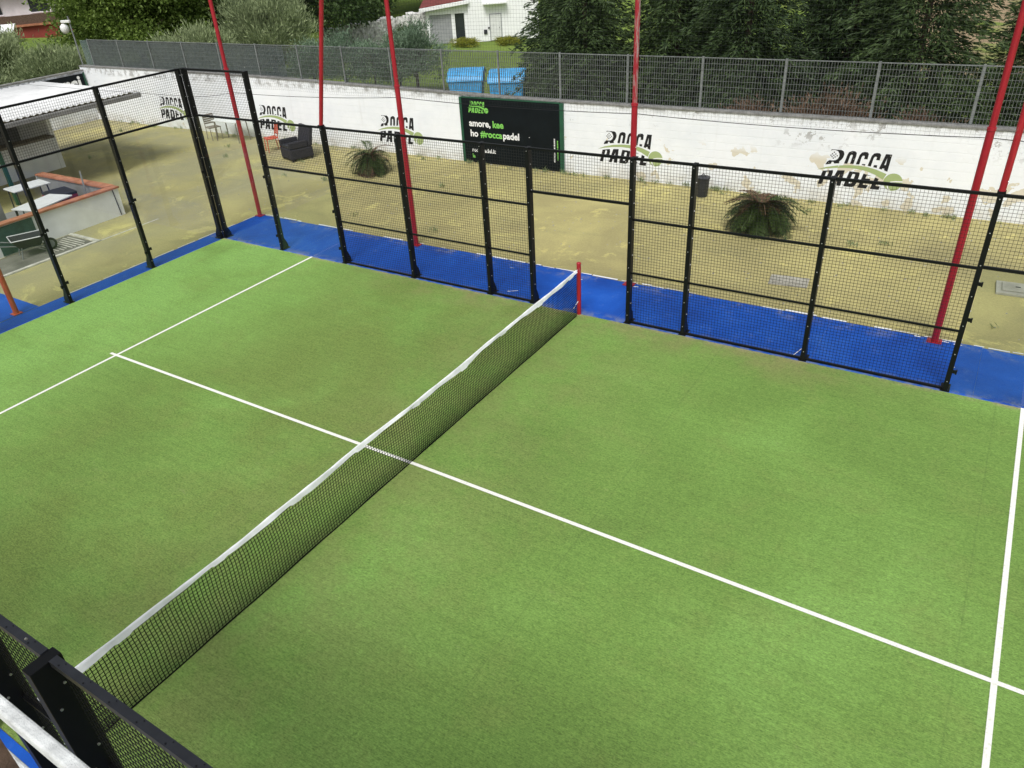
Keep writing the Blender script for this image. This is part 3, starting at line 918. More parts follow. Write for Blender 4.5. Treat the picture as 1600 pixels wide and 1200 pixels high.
# grille fence on the wall
gf = thing('grille_fence', 'galvanised steel grille fence standing along the top of the white wall', 'fence')
FY = 13.16
FT = 3.18
px_ = [-26.8 + 2.0 * i for i in range(21)]
bars = {}
def grille_mesh(z0):
    if z0 not in bars:
        mb = MB()
        for i in range(31):
            a = 0.03 + 1.94 * i / 30
            mb.box(a - 0.003, a + 0.003, -0.012, 0.012, z0, FT - 0.01)
        zz = z0 + 0.02
        while zz < FT - 0.02:
            mb.wire((0.03, 0.0, zz), (1.97, 0.0, zz), 0.0045); zz += 0.132
        mb.box(0.03, 1.97, -0.013, 0.013, FT - 0.02, FT)
        bars[z0] = mb.mesh('bar_panel', 'galvanised')
    return bars[z0]
for x in px_:
    zb = wtop(x) + 0.03
    MB().box(x - 0.025, x + 0.025, FY - 0.02, FY + 0.02, zb, FT + 0.02).build('post', 'galvanised', gf)
    o = link('bar_panel', grille_mesh(round(wtop(x), 1) + 0.06), gf, (x, FY, 0)); o['kind'] = 'stuff'
# shading fabric tied to the left run of the fence
mb = MB()
n = 60
for i in range(n + 1):
    x = -27.4 + 11.9 * i / n
    for z in (2.16, 2.45, 2.8, FT - 0.03 - 0.01 * math.sin(i * 1.1)):
        mb.v.append((x, FY + 0.035 + 0.006 * math.sin(i * 0.9 + z * 3), z))
for i in range(n):
    for j in range(3):
        a = i * 4 + j
        mb.f.append((a, a + 4, a + 5, a + 1))
tag(mb.build('shade_cloth', 'shade_cloth', smooth=True), 'grey green shading fabric tied along the left end of the grille fence', 'shade cloth')

# left boundary wall and cctv
lw = thing('boundary_wall', 'plain white wall at the far left behind the canopy roof, with a black banner', 'wall')
MB().box(-27.7, -27.5, -14, 12.99, -0.2, 1.98).build('masonry', 'whitewash', lw)
for i in range(18):
    MB().box(-27.725, -27.475, -14 + i * 1.5, -12.505 + i * 1.5, 1.985, 2.03).build('coping', 'coping_grey', lw)
t = thing('cctv_camera', 'white dome security camera on a thin grey pole at the wall corner', 'camera', (-27.55, 13.1, 0))
MB().tube([(0, 0, 2.0), (0, 0, 4.05)], 0.03, 10).build('pole', 'galvanised', t)
MB().obox((-0.12, -0.08, 3.86), 0.42, 0.12, 0.10, 0.3).build('arm', 'white_plastic', t, bevel=0.02)
MB().lathe([(0.0, -0.22), (0.10, -0.19), (0.16, -0.10), (0.17, 0.0), (0.15, 0.08), (0.06, 0.16), (0.0, 0.17)], (-0.28, -0.12, 3.62), 18).build('dome', 'white_plastic', t, smooth=True)

# ------------------------------------------------------------------ writing on banners
def text_mesh(body, size, mat, bold=0.012, name='lettering', italic=0.0):
    cu = bpy.data.curves.new(name, 'FONT')
    cu.body = body; cu.size = size; cu.offset = bold * size; cu.resolution_u = 3; cu.shear = italic
    o = bpy.data.objects.new(name, cu); COL.objects.link(o)
    dg = bpy.context.evaluated_depsgraph_get()
    me = bpy.data.meshes.new_from_object(o.evaluated_get(dg))
    bpy.data.objects.remove(o, do_unlink=True)
    me.materials.clear(); me.materials.append(M[mat])
    return me
def text(parent, body, size, x, y, z, mat, rz=0.0, bold=0.03, vertical=False, sx=1.0):
    me = text_mesh(body, size, mat, bold)
    me.transform(Matrix.Scale(sx, 4, (1, 0, 0)))
    o = link('lettering', me, parent, (x, y, z), (math.pi / 2, -math.pi / 2 if vertical else 0.0, rz))
    return o, max(v.co.x for v in me.vertices) if len(me.vertices) else 0

bn = thing('banner', 'large black advertising banner with green borders hanging on the white wall', 'banner', (0, 0, 0))
BX0, BX1, BY = -8.05, -4.73, 12.955
MB().box(BX0, BX1, BY, BY + 0.03, 0.02, 1.90).build('sheet', 'banner_black', bn)
MB().box(BX0 - 0.09, BX0 - 0.002, BY - 0.012, BY + 0.03, -0.01, 1.92).build('side_frame', 'dark_green_paint', bn)
MB().box(BX1 + 0.002, BX1 + 0.12, BY - 0.012, BY + 0.03, -0.01, 1.92).build('side_frame', 'dark_green_paint', bn)
MB().box(BX0, BX1, BY - 0.006, BY + 0.03, 1.902, 1.94).build('top_frame', 'dark_green_paint', bn)
logo(bn, BX0 + 0.20, 1.82, 0.74, BY - 0.004, 'print_green', 'print_green', 'banner_black', holder='printed_logo')
ty = BY - 0.004
o, w = text(bn, "amore,", 0.27, BX0 + 0.22, ty, 1.10, 'print_white')
text(bn, "kee", 0.27, BX0 + 0.22 + w + 0.07, ty, 1.10, 'print_green')
o, w = text(bn, "ho", 0.27, BX0 + 0.24, ty, 0.80, 'print_white')
o, w2 = text(bn, "#rocca", 0.27, BX0 + 0.24 + w + 0.09, ty, 0.80, 'print_green')
text(bn, "padel", 0.27, BX0 + 0.24 + w + 0.11 + w2, ty, 0.80, 'print_white')
text(bn, "roccapadel.it", 0.165, BX0 + 0.26, ty, 0.34, 'print_white')
text(bn, "la", 0.165, BX0 + 0.26, ty, 0.16, 'print_green')
for k_, (xo, z0, z1, m_) in enumerate(((BX1 - 0.20, 0.27, 0.92, 'print_white'), (BX1 - 0.10, 0.34, 0.90, 'print_green'))):
    mb = MB(); z = z0; q = random.Random(k_)
    while z < z1:
        h = q.uniform(0.015, 0.035)
        mb.add([(xo, ty, z), (xo + 0.04, ty, z), (xo + 0.04, ty, z + h), (xo, ty, z + h)], [(0, 1, 2, 3)]); z += h + q.uniform(0.008, 0.02)
    mb.build('small_print', m_, bn, stuff=True)

b2 = thing('banner', 'black banner with white letters on the far left wall above the canopy roof', 'banner')
MB().box(-27.44, -27.42, 9.2, 12.95, 0.6, 1.90).build('sheet', 'banner_black', b2)
MB().box(-27.418, -27.405, 12.87, 12.949, 0.58, 1.93).build('side_frame', 'dark_green_paint', b2)
me = text_mesh("torci", 0.80, 'print_white', 0.03)
link('lettering', me, b2, (-27.400, 11.16, 1.30), (math.pi / 2, 0, math.pi / 2))

# ------------------------------------------------------------------ canopy, bar counter and what stands there
cn = thing('canopy', 'open canopy with white corrugated roof on green posts at the left', 'canopy')
for i in range(8):                                  # roof sheets, corrugated across
    y0 = 1.4 + i * 0.97
    mb = MB(); n = 20
    for j in range(n + 1):
        yv = y0 + 0.965 * j / n
        hh = 0.022 * math.sin(2 * math.pi * j / 4)
        mb.v += [(-18.15, yv, 2.36 + hh), (-23.9, yv, 2.40 + hh), (-18.15, yv, 2.34 + hh), (-23.9, yv, 2.38 + hh)]
    for j in range(n):
        a = j * 4
        mb.f += [(a, a + 4, a + 5, a + 1), (a + 2, a + 3, a + 7, a + 6), (a, a + 2, a + 6, a + 4), (a + 1, a + 5, a + 7, a + 3)]
    mb.build('roof_sheet', 'roof_white', cn, smooth=True)
MB().box(-18.22, -18.12, 1.35, 9.2, 2.16, 2.30).build('gutter', 'plaster_grey', cn, bevel=0.02)
MB().box(-18.5, -18.4, 1.4, 9.1, 2.17, 2.31).build('beam', 'grey_wood', cn)
MB().box(-23.8, -23.7, 1.4, 9.1, 2.19, 2.33).build('beam', 'grey_wood', cn)
for i in range(9):
    MB().box(-23.69, -18.51, 1.6 + i * 0.92, 1.66 + i * 0.92, 2.20, 2.31).build('rafter', 'grey_wood', cn)
for x, y in ((-18.45, 7.9), (-18.45, 4.4), (-18.45, 1.6), (-23.75, 7.9), (-23.75, 1.6)):
    MB().box(x - 0.05, x + 0.05, y - 0.05, y + 0.05, 0.0, 2.17).build('post', 'dark_green_paint', cn)
MB().add([(-18.37, 7.70, 1.93), (-18.37, 7.98, 1.93), (-18.37, 7.98, 2.12), (-18.37, 7.70, 2.12)], [(0, 1, 2, 3)]).build('notice', 'print_white', cn)
hb = thing('bar_hut', 'grey rendered bar hut with a wide serving hatch under the canopy', 'hut')
MB().box(-23.4, -23.25, 2.0, 7.6, 0, 2.1).build('wall', 'plaster_grey', hb)
MB().box(-23.24, -21.2, 7.45, 7.6, 0, 2.1).build('wall', 'plaster_white', hb)
MB().box(-21.35, -21.2, 2.0, 7.44, 0, 1.05).build('counter_front', 'plaster_white', hb)
MB().box(-21.45, -20.95, 1.9, 7.44, 1.06, 1.12).build('counter_top', 'grey_wood', hb)
bd = thing('menu_board', 'black board with a green swoosh hanging inside the bar hut', 'board', (-23.24, 5.9, 1.15))
MB().box(0.0, 0.03, -1.1, 1.1, 0.0, 0.85).build('panel', 'banner_black', bd)
mb = MB()
for i in range(12):
    t0 = i / 12; y0 = -0.5 + 1.2 * t0; y1 = -0.5 + 1.2 * (t0 + 1 / 12)
    za = 0.55 + 0.18 * math.sin(math.pi * t0); zb_ = 0.55 + 0.18 * math.sin(math.pi * (t0 + 1 / 12))
    mb.add([(0.034, y0, za - 0.03), (0.034, y1, zb_ - 0.03), (0.034, y1, zb_ + 0.03), (0.034, y0, za + 0.03)], [(0, 1, 2, 3)])
mb.build('swoosh', 'print_green', bd)

ct = thing('bar_counter', 'low white walled bar counter with terracotta tile coping behind the glass', 'counter')
MB().box(-14.5, -14.35, -1.5, 5.2, 0, 0.74).build('front_wall', 'plaster_white', ct)
MB().box(-18.2, -14.501, 5.05, 5.2, 0, 0.74).build('side_wall', 'plaster_white', ct)
til = MB().box(-0.13, 0.13, -0.145, 0.145, 0, 0.045).mesh('coping_tile', 'terracotta')
for i in range(23):
    link('coping_tile', til, ct, (-14.425, 5.08 - 0.295 * i, 0.745), (random.uniform(-.015, .015), 0, random.uniform(-.02, .02)))
for i in range(12):
    link('coping_tile', til, ct, (-14.72 - 0.295 * i, 5.125, 0.745), (0, random.uniform(-.015, .015), math.pi / 2 + random.uniform(-.02, .02)))
MB().box(-14.345, -14.325, 1.75, 2.72, 0.03, 0.72).build('green_shutter', 'shutter_green', ct)
MB().wire((-14.335, 5.03, 0.74), (-14.335, 5.07, 0.02), 0.012).build('drain_pipe', 'dark_plastic', ct)

sheet('floor_shade', -18.0, -14.51, -1.4, 5.04, 0.008, 'plaster_grey', ct)  # dark sheet: shade of the counter interior painted onto its floor
MB().box(-18.15, -14.52, 5.035, 5.048, 0.0, 0.735).build('inner_wall_shade', 'plaster_grey', ct)  # thin grey layer, shade on the side wall's inner face put into colour
MB().wire((-15.25, 4.75, 0.0), (-15.55, 4.98, 1.15), 0.022).build('prop_pole', 'chrome_grey', ct)

def table(name, lab, loc, lx, ly, h, mat, legmat, rz=0.0, grp=None):
    t = thing(name, lab, 'table', loc, rz, grp)
    MB().box(-lx / 2, lx / 2, -ly / 2, ly / 2, h - 0.035, h).build('table_top', mat, t, bevel=0.008)
    for sx in (-1, 1):
        for sy in (-1, 1):
            MB().wire((sx * (lx / 2 - 0.06), sy * (ly / 2 - 0.06), 0), (sx * (lx / 2 - 0.08), sy * (ly / 2 - 0.08), h - 0.036), 0.02).build('leg', legmat, t)
    return t
table('bar_table', 'white table inside the low bar counter, nearest its front wall', (-15.35, 3.6, 0), 0.8, 1.3, 0.72, 'white_plastic', 'dark_plastic', 0.25)
table('bar_table', 'white table inside the low bar counter, farther from its front wall', (-16.9, 4.1, 0), 0.7, 1.0, 0.85, 'white_plastic', 'dark_plastic', -0.1)
t = thing('drinks_cooler', 'black drinks cooler with a red band inside the bar counter', 'cooler', (-16.0, 4.45, 0), -0.15)
MB().box(-0.4, 0.4, -0.32, 0.32, 0.02, 0.50).build('body', 'dark_plastic', t, bevel=0.02)
MB().box(-0.405, 0.405, -0.325, 0.325, 0.505, 0.60).build('band', 'cloth_red', t, bevel=0.01)
MB().box(-0.41, 0.41, -0.33, 0.33, 0.605, 0.68).build('lid', 'dark_plastic', t, bevel=0.02)
t = thing('cabinet', 'grey steel cabinet at the left end of the bar counter', 'cabinet', (-15.4, 1.6, 0))
MB().box(-0.5, 0.5, -0.8, 0.8, 0, 1.15).build('body', 'plaster_grey', t, bevel=0.01)
for y0, y1 in ((-0.78, -0.01), (0.01, 0.78)):
    d = MB().box(0.505, 0.52, y0, y1, 0.05, 1.1).build('door', 'plaster_grey', t)
    MB().box(0.522, 0.54, (y0 + y1) / 2 + 0.2, (y0 + y1) / 2 + 0.22, 0.5, 0.68).build('handle', 'chrome_grey', d)

# wheelbarrow
t = thing('wheelbarrow', 'grey wheelbarrow parked in front of the green shutter', 'wheelbarrow', (-13.80, 2.20, 0), 1.25)
t.scale = (0.85, 0.85, 0.85)
mb = MB().add([(-0.28, -0.20, 0.30), (0.25, -0.20, 0.30), (0.25, 0.20, 0.30), (-0.28, 0.20, 0.30),
               (-0.45, -0.32, 0.58), (0.42, -0.32, 0.55), (0.42, 0.32, 0.55), (-0.45, 0.32, 0.58)],
              [(0, 1, 2, 3), (0, 4, 5, 1), (1, 5, 6, 2), (2, 6, 7, 3), (3, 7, 4, 0)])
tr_ = mb.build('tray', 'dark_plastic', t)
tr_.modifiers.new('solid', 'SOLIDIFY').thickness = 0.012
MB().tube([(-0.46, -0.33, 0.585), (0.43, -0.33, 0.555), (0.43, 0.33, 0.555), (-0.46, 0.33, 0.585), (-0.46, -0.33, 0.585)], 0.014, 6).build('rim', 'white_plastic', tr_)
for s in (-1, 1):
    MB().tube([(0.52, s * 0.06, 0.19), (0.1, s * 0.18, 0.28), (-0.85, s * 0.28, 0.55)], 0.018, 8).build('handle', 'galvanised', t)
    MB().tube([(-0.25, s * 0.22, 0.33), (-0.33, s * 0.24, 0.0)], 0.016, 8).build('leg', 'galvanised', t)
mb = MB(); n = 20
for i in range(n):
    a0 = 2 * math.pi * i / n
    for rr_, yy_ in ((0.12, -0.03), (0.17, -0.04), (0.185, 0.0), (0.17, 0.04), (0.12, 0.03)):
        mb.v.append((0.52 + rr_ * math.cos(a0), yy_, 0.19 + rr_ * math.sin(a0)))
for i in range(n):
    for j in range(5):
        a = i * 5 + j; b = i * 5 + (j + 1) % 5; c_ = ((i + 1) % n) * 5
        mb.f.append((a, b, c_ + (j + 1) % 5, c_ + j))
wh = mb.build('wheel', 'rubber', t, smooth=True)
MB().tube([(0.52, -0.025, 0.19), (0.52, 0.025, 0.19)], 0.115, 16).build('rim', 'galvanised', wh)

# wall-side furniture
t = table('folding_table', 'white folding table leaning room beside the white wall, left of the red chair', (-18.05, 12.35, 0), 1.3, 0.65, 0.74, 'white_plastic', 'grey_wood')
t['label'] = 'white folding table standing by the white wall near the glass corner'
def chair(name, lab, loc, rz, mat, seatmat):
    t = thing(name, lab, 'chair', loc, rz)
    MB().box(-0.22, 0.22, -0.21, 0.21, 0.43, 0.46).build('seat', seatmat, t, bevel=0.01)
    for sx in (-1, 1):
        MB().tube([(sx * 0.20, -0.20, 0), (sx * 0.20, -0.18, 0.43)], 0.014, 8).build('leg', mat, t)
        MB().tube([(sx * 0.20, 0.24, 0), (sx * 0.20, 0.19, 0.45), (sx * 0.20, 0.27, 0.88)], 0.014, 8).build('leg', mat, t)
    for i in range(5):
        MB().box(-0.19, 0.19, 0.215 + i * 0.012, 0.232 + i * 0.012, 0.54 + i * 0.07, 0.595 + i * 0.07).build('back_slat', seatmat, t)
    return t
chair('wall_chair', 'orange red chair by the wall under a painted logo', (-15.35, 11.75, 0), -0.5, 'orange_paint', 'orange_paint')
chair('wall_chair', 'grey wooden chair at the left end of the white folding table', (-18.95, 12.25, 0), 1.3, 'grey_wood', 'grey_wood')
t = thing('wicker_armchair', 'charcoal wicker armchair by the wall, right of the orange red chair', 'armchair', (-13.75, 11.35, 0), -0.35)
MB().box(-0.42, 0.42, -0.40, 0.40, 0.06, 0.40).build('seat', 'wicker', t, bevel=0.04)
MB().prism([(0.24, 0.405), (0.40, 0.405), (0.52, 0.98), (0.40, 1.0)], 'x', -0.42, 0.42).build('backrest', 'wicker', t, bevel=0.03, fix=True)
for s in (-1, 1):
    MB().box(min(s * 0.42, s * 0.30), max(s * 0.42, s * 0.30), -0.40, 0.235, 0.405, 0.62).build('armrest', 'wicker', t, bevel=0.03)
    for yv in (-0.34, 0.34):
        MB().box(s * 0.36 - 0.03, s * 0.36 + 0.03, yv - 0.03, yv + 0.03, 0, 0.058).build('leg', 'dark_plastic', t)
MB().box(-0.28, 0.28, -0.38, 0.22, 0.405, 0.50).build('cushion', 'dark_plastic', t, bevel=0.03)
t = thing('waste_bin', 'small dark bin against the white wall left of the round cycad', 'bin', (-0.30, 12.35, 0))
MB().lathe([(0.0, 0.0), (0.13, 0.0), (0.165, 0.46), (0.175, 0.46), (0.175, 0.50), (0.0, 0.53)], n=20).build('body', 'dark_plastic', t, smooth=False)
MB().tube([(-0.06, 0, 0.52), (0, 0, 0.58), (0.06, 0, 0.52)], 0.012, 8).build('lid_handle', 'dark_plastic', t)
t = thing('inspection_cover', 'square pale concrete inspection cover in the sandy yard at the right', 'cover', (6.75, 9.25, 0), 0.05)
MB().box(-0.34, 0.34, -0.28, 0.28, 0.0, 0.05).build('frame', 'concrete', t, bevel=0.008)
MB().box(-0.25, 0.25, -0.19, 0.19, 0.052, 0.075).build('lid', 'concrete', t, bevel=0.008)
MB().box(-0.04, 0.04, -0.012, 0.012, 0.077, 0.085).build('handle', 'dark_plastic', t)
t = thing('inspection_cover', 'low square concrete cover in the sandy yard seen through the mesh near the middle', 'cover', (3.0, 8.0, 0), 0.12)
MB().box(-0.36, 0.36, -0.22, 0.22, 0.0, 0.03).build('frame', 'concrete', t, bevel=0.008)
MB().box(-0.28, 0.28, -0.15, 0.15, 0.032, 0.045).build('lid', 'concrete', t, bevel=0.006)

# ------------------------------------------------------------------ cycads
def frond_mesh(L, seed):
    rg = np.random.default_rng(seed)
    n = 34
    V = []
    def rach(t):
        return np.array([L * (t * 0.92), 0.0, L * (0.62 * t - 0.78 * t * t)])
    for i in range(n):
        t = 0.12 + 0.88 * i / (n - 1)
        p = rach(t); d = unit(rach(min(1, t + 0.02)) - rach(t - 0.02))
        ll = 0.24 * L * (math.sin(math.pi * min(0.97, t * 0.9 + 0.05))) ** 0.7 + 0.02
        for s in (-1, 1):
            dr = unit(d * 0.55 + np.array([0, s, 0]) * 0.85 + np.array([0, 0, 0.28]) + rg.normal(size=3) * 0.06)
            sd = unit(np.cross(dr, [0, 0, 1])) * 0.010
            q = p + dr * ll; q[2] -= 0.12 * ll
            m = p + dr * ll * 0.45
            V.append([p, m + sd, q, m - sd])
    for i in range(10):                                  # the rachis itself
        t0, t1 = i / 10, (i + 1) / 10
        a, b = rach(t0), rach(t1)
        V.append([a + [0, .008, 0], b + [0, .006, 0], b - [0, .006, 0], a - [0, .008, 0]])
    return quads_mesh('frond', np.array(V), 'leaf_cycad')
DEADFR = frond_mesh(0.8, 5)
DEADFR.materials.clear(); DEADFR.materials.append(M['leaf_dead'])
FRONDS = [frond_mesh(0.85, 1), frond_mesh(0.95, 2), frond_mesh(0.78, 3)]
def cycad(lab, loc, n, sc, trunk=0.35, seed=1, name='cycad_palm'):
    rg = random.Random(seed)
    t = thing(name, lab, 'palm', loc)
    prof = [(0.0, 0.0)]
    for i in range(9):
        prof += [(0.17 * sc - 0.01 * (i % 2), i * trunk / 9), (0.14 * sc, (i + 0.6) * trunk / 9)]
    prof += [(0.10 * sc, trunk + 0.04), (0.0, trunk + 0.08)]
    MB().lathe(prof, n=14).build('trunk', 'bark', t)
    for i in range(n):
        lay = i / n
        old = (lay > 0.80 and rg.random() < 0.55) or (lay < 0.14 and rg.random() < 0.5)
        o = link('frond', DEADFR if old else FRONDS[i % 3], t, (0, 0, trunk), (rg.uniform(-.25, .25), 0.95 * lay ** 0.8 - 0.50 * (1 - lay) + rg.uniform(-.16, .16), i * 2.39996 + rg.uniform(-.2, .2)), sc * rg.uniform(0.72, 1.12))
    return t
cycad('round dense cycad palm growing in the yard right of the way in', (1.65, 10.6, 0), 150, 1.0, 0.46, 4)
cycad('loose cycad palm in the yard left of the black banner', (-10.15, 10.9, 0), 60, 0.95, 0.45, 9)
# loose pebbles, dry leaves and weeds on the yard
rk = np.random.default_rng(17)
mb = MB()
for i in range(1500):
    x, y = rk.uniform(-26, 12), 6.85 + 6.1 * rk.random() ** 0.8
    if rk.random() < 0.3:
        y = 12.95 - abs(rk.normal()) * 0.18
    r_ = rk.uniform(0.010, 0.028)
    ph_ = rk.uniform(0, 6.28)
    mb.add([(x + r_ * math.cos(ph_ + q) * rk.uniform(.7, 1.2), y + r_ * math.sin(ph_ + q) * rk.uniform(.7, 1.2), 0.001) for q in (0, 1.57, 3.14, 4.71)] + [(x, y, r_ * rk.uniform(.5, 1.0))],
           [(0, 1, 4), (1, 2, 4), (2, 3, 4), (3, 0, 4)])
o = mb.build('pebbles', 'concrete'); o['kind'] = 'stuff'
tag(o, 'loose pale pebbles scattered over the sandy yard', 'pebbles')
C_, D_ = [], []
for i in range(90):
    x = rk.uniform(-26, 12); y = 12.97 - abs(rk.normal()) * 0.12 if rk.random() < 0.75 else rk.uniform(7.2, 12.8)
    n = rk.integers(8, 26); h = rk.uniform(0.05, 0.16)
    C_.append(np.stack([x + rk.normal(size=n) * 0.06, y - np.abs(rk.normal(size=n)) * 0.05, np.abs(rk.normal(size=n)) * 0.02 + h * 0.45], 1))
    D_.append(rk.normal(size=(n, 3)) * 0.5 + np.array([0, 0, 1.0]))
o = bpy.data.objects.new('weeds', quads_mesh('weeds', leaves(np.concatenate(C_), np.concatenate(D_), 0.15, 0.016, rk), 'leaf_olive'))
COL.objects.link(o); o['kind'] = 'stuff'
tag(o, 'thin dry weeds along the foot of the white wall', 'weeds')

# ------------------------------------------------------------------ trees and shrubs
def crown_mesh(name, mat, rx, rz, zc_, clumps, per, L, W, cr, seed, upright=0.0, shell=0.45):
    rg = np.random.default_rng(seed)
    d = unit(rg.normal(size=(clumps, 3)))
    d[:, 2] = np.where(d[:, 2] < -0.55, -d[:, 2], d[:, 2])
    lump = 1 + 0.22 * np.sin(3 * np.arctan2(d[:, 1], d[:, 0]) + seed) + 0.15 * np.sin(5 * d[:, 2] * 2 + seed * 2)
    rad = (shell + (1 - shell) * rg.random(clumps) ** 0.5) * lump
    cc = d * rad[:, None] * np.array([rx, rx, rz]) + np.array([0, 0, zc_])
    idx = np.repeat(np.arange(clumps), per)
    off = rg.normal(size=(clumps * per, 3)) * cr * np.array([1, 1, 0.7])
    cent = cc[idx] + off
    dirs = d[idx] * 0.7 + unit(off) * 0.7 + rg.normal(size=cent.shape) * 0.5 + np.array([0, 0, upright])
    return quads_mesh(name, leaves(cent, dirs, L, W, rg), mat)
def limb_mesh(h, rx, seed, r0=0.16):
    rg = random.Random(seed)
    mb = MB()
    mb.tube([(0, 0, -0.3), (0.05, 0.02, h * 0.3), (rg.uniform(-.15, .15), rg.uniform(-.15, .15), h * 0.62), (rg.uniform(-.3, .3), rg.uniform(-.3, .3), h * 0.92)], [r0 * 1.25, r0, r0 * 0.6, r0 * 0.2], 8)
    for i in range(7):
        a = i * 2.4 + rg.uniform(-.3, .3); z0 = h * (0.25 + 0.07 * i)
        e = rx * rg.uniform(0.5, 0.8)
        mb.tube([(0, 0, z0), (math.cos(a) * e * 0.5, math.sin(a) * e * 0.5, z0 + h * 0.13), (math.cos(a) * e, math.sin(a) * e, z0 + h * 0.22)], [r0 * 0.5, r0 * 0.3, r0 * 0.1], 6)
    return mb.mesh('trunk', 'bark')
def tree(name, lab, cat, loc, crown, trunk, rz=0.0, sc=1.0, grp=None):
    t = thing(name, lab, cat, loc, rz, grp)
    t.scale = (sc, sc, sc) if not isinstance(sc, tuple) else sc
    link('trunk', trunk, t); link('crown', crown, t)
    return t

BR = [crown_mesh('crown', 'leaf_broad', 3.2, 3.6, 3.6, 220, 150, 0.19, 0.12, 0.42, s) for s in (21, 22)]
BRT = [limb_mesh(7.0, 3.0, s) for s in (21, 22)]
DK = [crown_mesh('crown', 'leaf_dark', 3.4, 3.9, 3.7, 160, 110, 0.28, 0.17, 0.50, s) for s in (31, 32)]
OL = [crown_mesh('crown', 'leaf_olive', 2.3, 1.7, 2.2, 190, 95, 0.26, 0.055, 0.34, s, 1.3) for s in (41, 42)]
OLT = [limb_mesh(4.2, 1.9, s, 0.13) for s in (41, 42)]
JU = [crown_mesh('crown', 'leaf_juniper', 1.15, 1.3, 1.4, 80, 110, 0.14, 0.035, 0.22, s, 0.6) for s in (51, 52)]
JUT = limb_mesh(2.4, 0.9, 51, 0.06)
YB = crown_mesh('crown', 'leaf_yellow', 1.2, 0.8, 0.7, 60, 60, 0.16, 0.07, 0.2, 61)
DB = crown_mesh('crown', 'leaf_dead', 1.05, 0.7, 0.75, 80, 80, 0.12, 0.035, 0.22, 71, 0.2)
SBT = limb_mesh(1.4, 0.8, 61, 0.04)

def at(x, y):
    return (x, y, gz(x, y))
for i, (x, y, s, rz, lab) in enumerate([
        (-34.0, 20.3, 0.98, 0.3, 'leafy green tree just right of the security camera'),
        (-35.0, 24.0, 1.05, 1.7, 'leafy green tree second right of the security camera'),
        (-36.6, 28.5, 1.10, 4.0, 'leafy green tree behind the shading fabric, left of the leftmost red pole'),
        (-41.5, 26.5, 1.15, 2.9, 'leafy green tree set back behind the security camera, right of the red house')]):
    tree('broadleaf_tree', lab, 'tree', (x, y, gz(x, y) - 0.1), BR[i % 2], BRT[i % 2], rz, s, 'leafy green trees beyond the fence')
for i, (x, y, s, rz, lab) in enumerate([
        (-32.0, 9.8, 0.78, 0.0, 'silvery olive tree at the left edge above the canopy'),
        (-30.4, 13.6, 0.70, 1.1, 'silvery olive tree below the security camera'),
        (-35.6, 13.2, 0.82, 2.2, 'silvery olive tree below the red house'),
        (-27.3, 18.8, 0.74, 3.0, 'small olive tree poking over the shading fabric'),
        (-29.0, 24.9, 1.0, 4.4, 'rounded olive tree between the leftmost pole and the leaning pole')]):
    tree('olive_tree', lab, 'tree', (x, y, gz(x, y) if y > 13.1 else -0.06), OL[i % 2], OLT[i % 2], rz, s, 'olive trees beyond the wall')
for i, (x, y, s, rz, lab) in enumerate([
        (-40.5, 32.5, 1.1, 0.0, 'dark green tree behind the leftmost red pole'),
        (-38.0, 38.5, 1.0, 1.3, 'dark green tree left of the leaning red pole'),
        (-44.0, 47.5, 1.1, 2.2, 'dark green tree right of the leaning red pole'),
        (-47.0, 51.0, 1.2, 3.4, 'dark green tree at the low end of the stone wall'),
        (-46.0, 63.5, 1.4, 0.8, 'dark green tree above the stone wall, left of the white house'),
        (-53.0, 58.0, 1.4, 5.1, 'dark green tree far behind the stone wall'),
        (-60.0, 46.0, 1.4, 2.0, 'far dark green tree behind the olive trees'),
        (-55.0, 36.0, 1.3, 4.1, 'far dark green tree right of the red house')]):
    tree('dark_tree', lab, 'tree', at(x, y), DK[i % 2], BRT[i % 2], rz, s, 'dark green trees on the slope')
for i, (x, y, s, rz, lab) in enumerate([
        (-21.4, 20.2, 0.85, 0.0, 'blue green shrub left of the leaning red pole'),
        (-20.0, 20.8, 0.9, 1.5, 'blue green shrub right of the leaning red pole'),
        (-18.6, 21.2, 0.82, 2.6, 'blue green shrub midway between leaning pole and next red pole'),
        (-17.7, 21.9, 0.85, 3.8, 'blue green shrub just left of the second straight red pole'),
        (-17.0, 22.2, 1.08, 5.0, 'tallest blue green shrub just right of the second straight red pole')]):
    tree('juniper_shrub', lab, 'shrub', at(x, y), JU[i % 2], JUT, rz, s, 'blue green shrubs behind the fence')
tree('round_bush', 'dark round bush in front of the stone wall left of the white house', 'bush', at(-33.9, 42.6), DK[0], SBT, 0.4, (0.26, 0.26, 0.2))
cycad('small garden palm on the lawn left of the white house', at(-32.6, 41.8), 30, 1.2, 0.7, 12, 'garden_palm')
tree('yellow_bush', 'low yellow green bush beside the grey garage door', 'bush', at(-29.8, 44.6), YB, SBT, 0.0, (0.95, 0.7, 0.38))
tree('yellow_bush', 'low yellow green bush below the white house door', 'bush', at(-27.0, 46.2), YB, SBT, 1.6, (0.7, 0.9, 0.38))

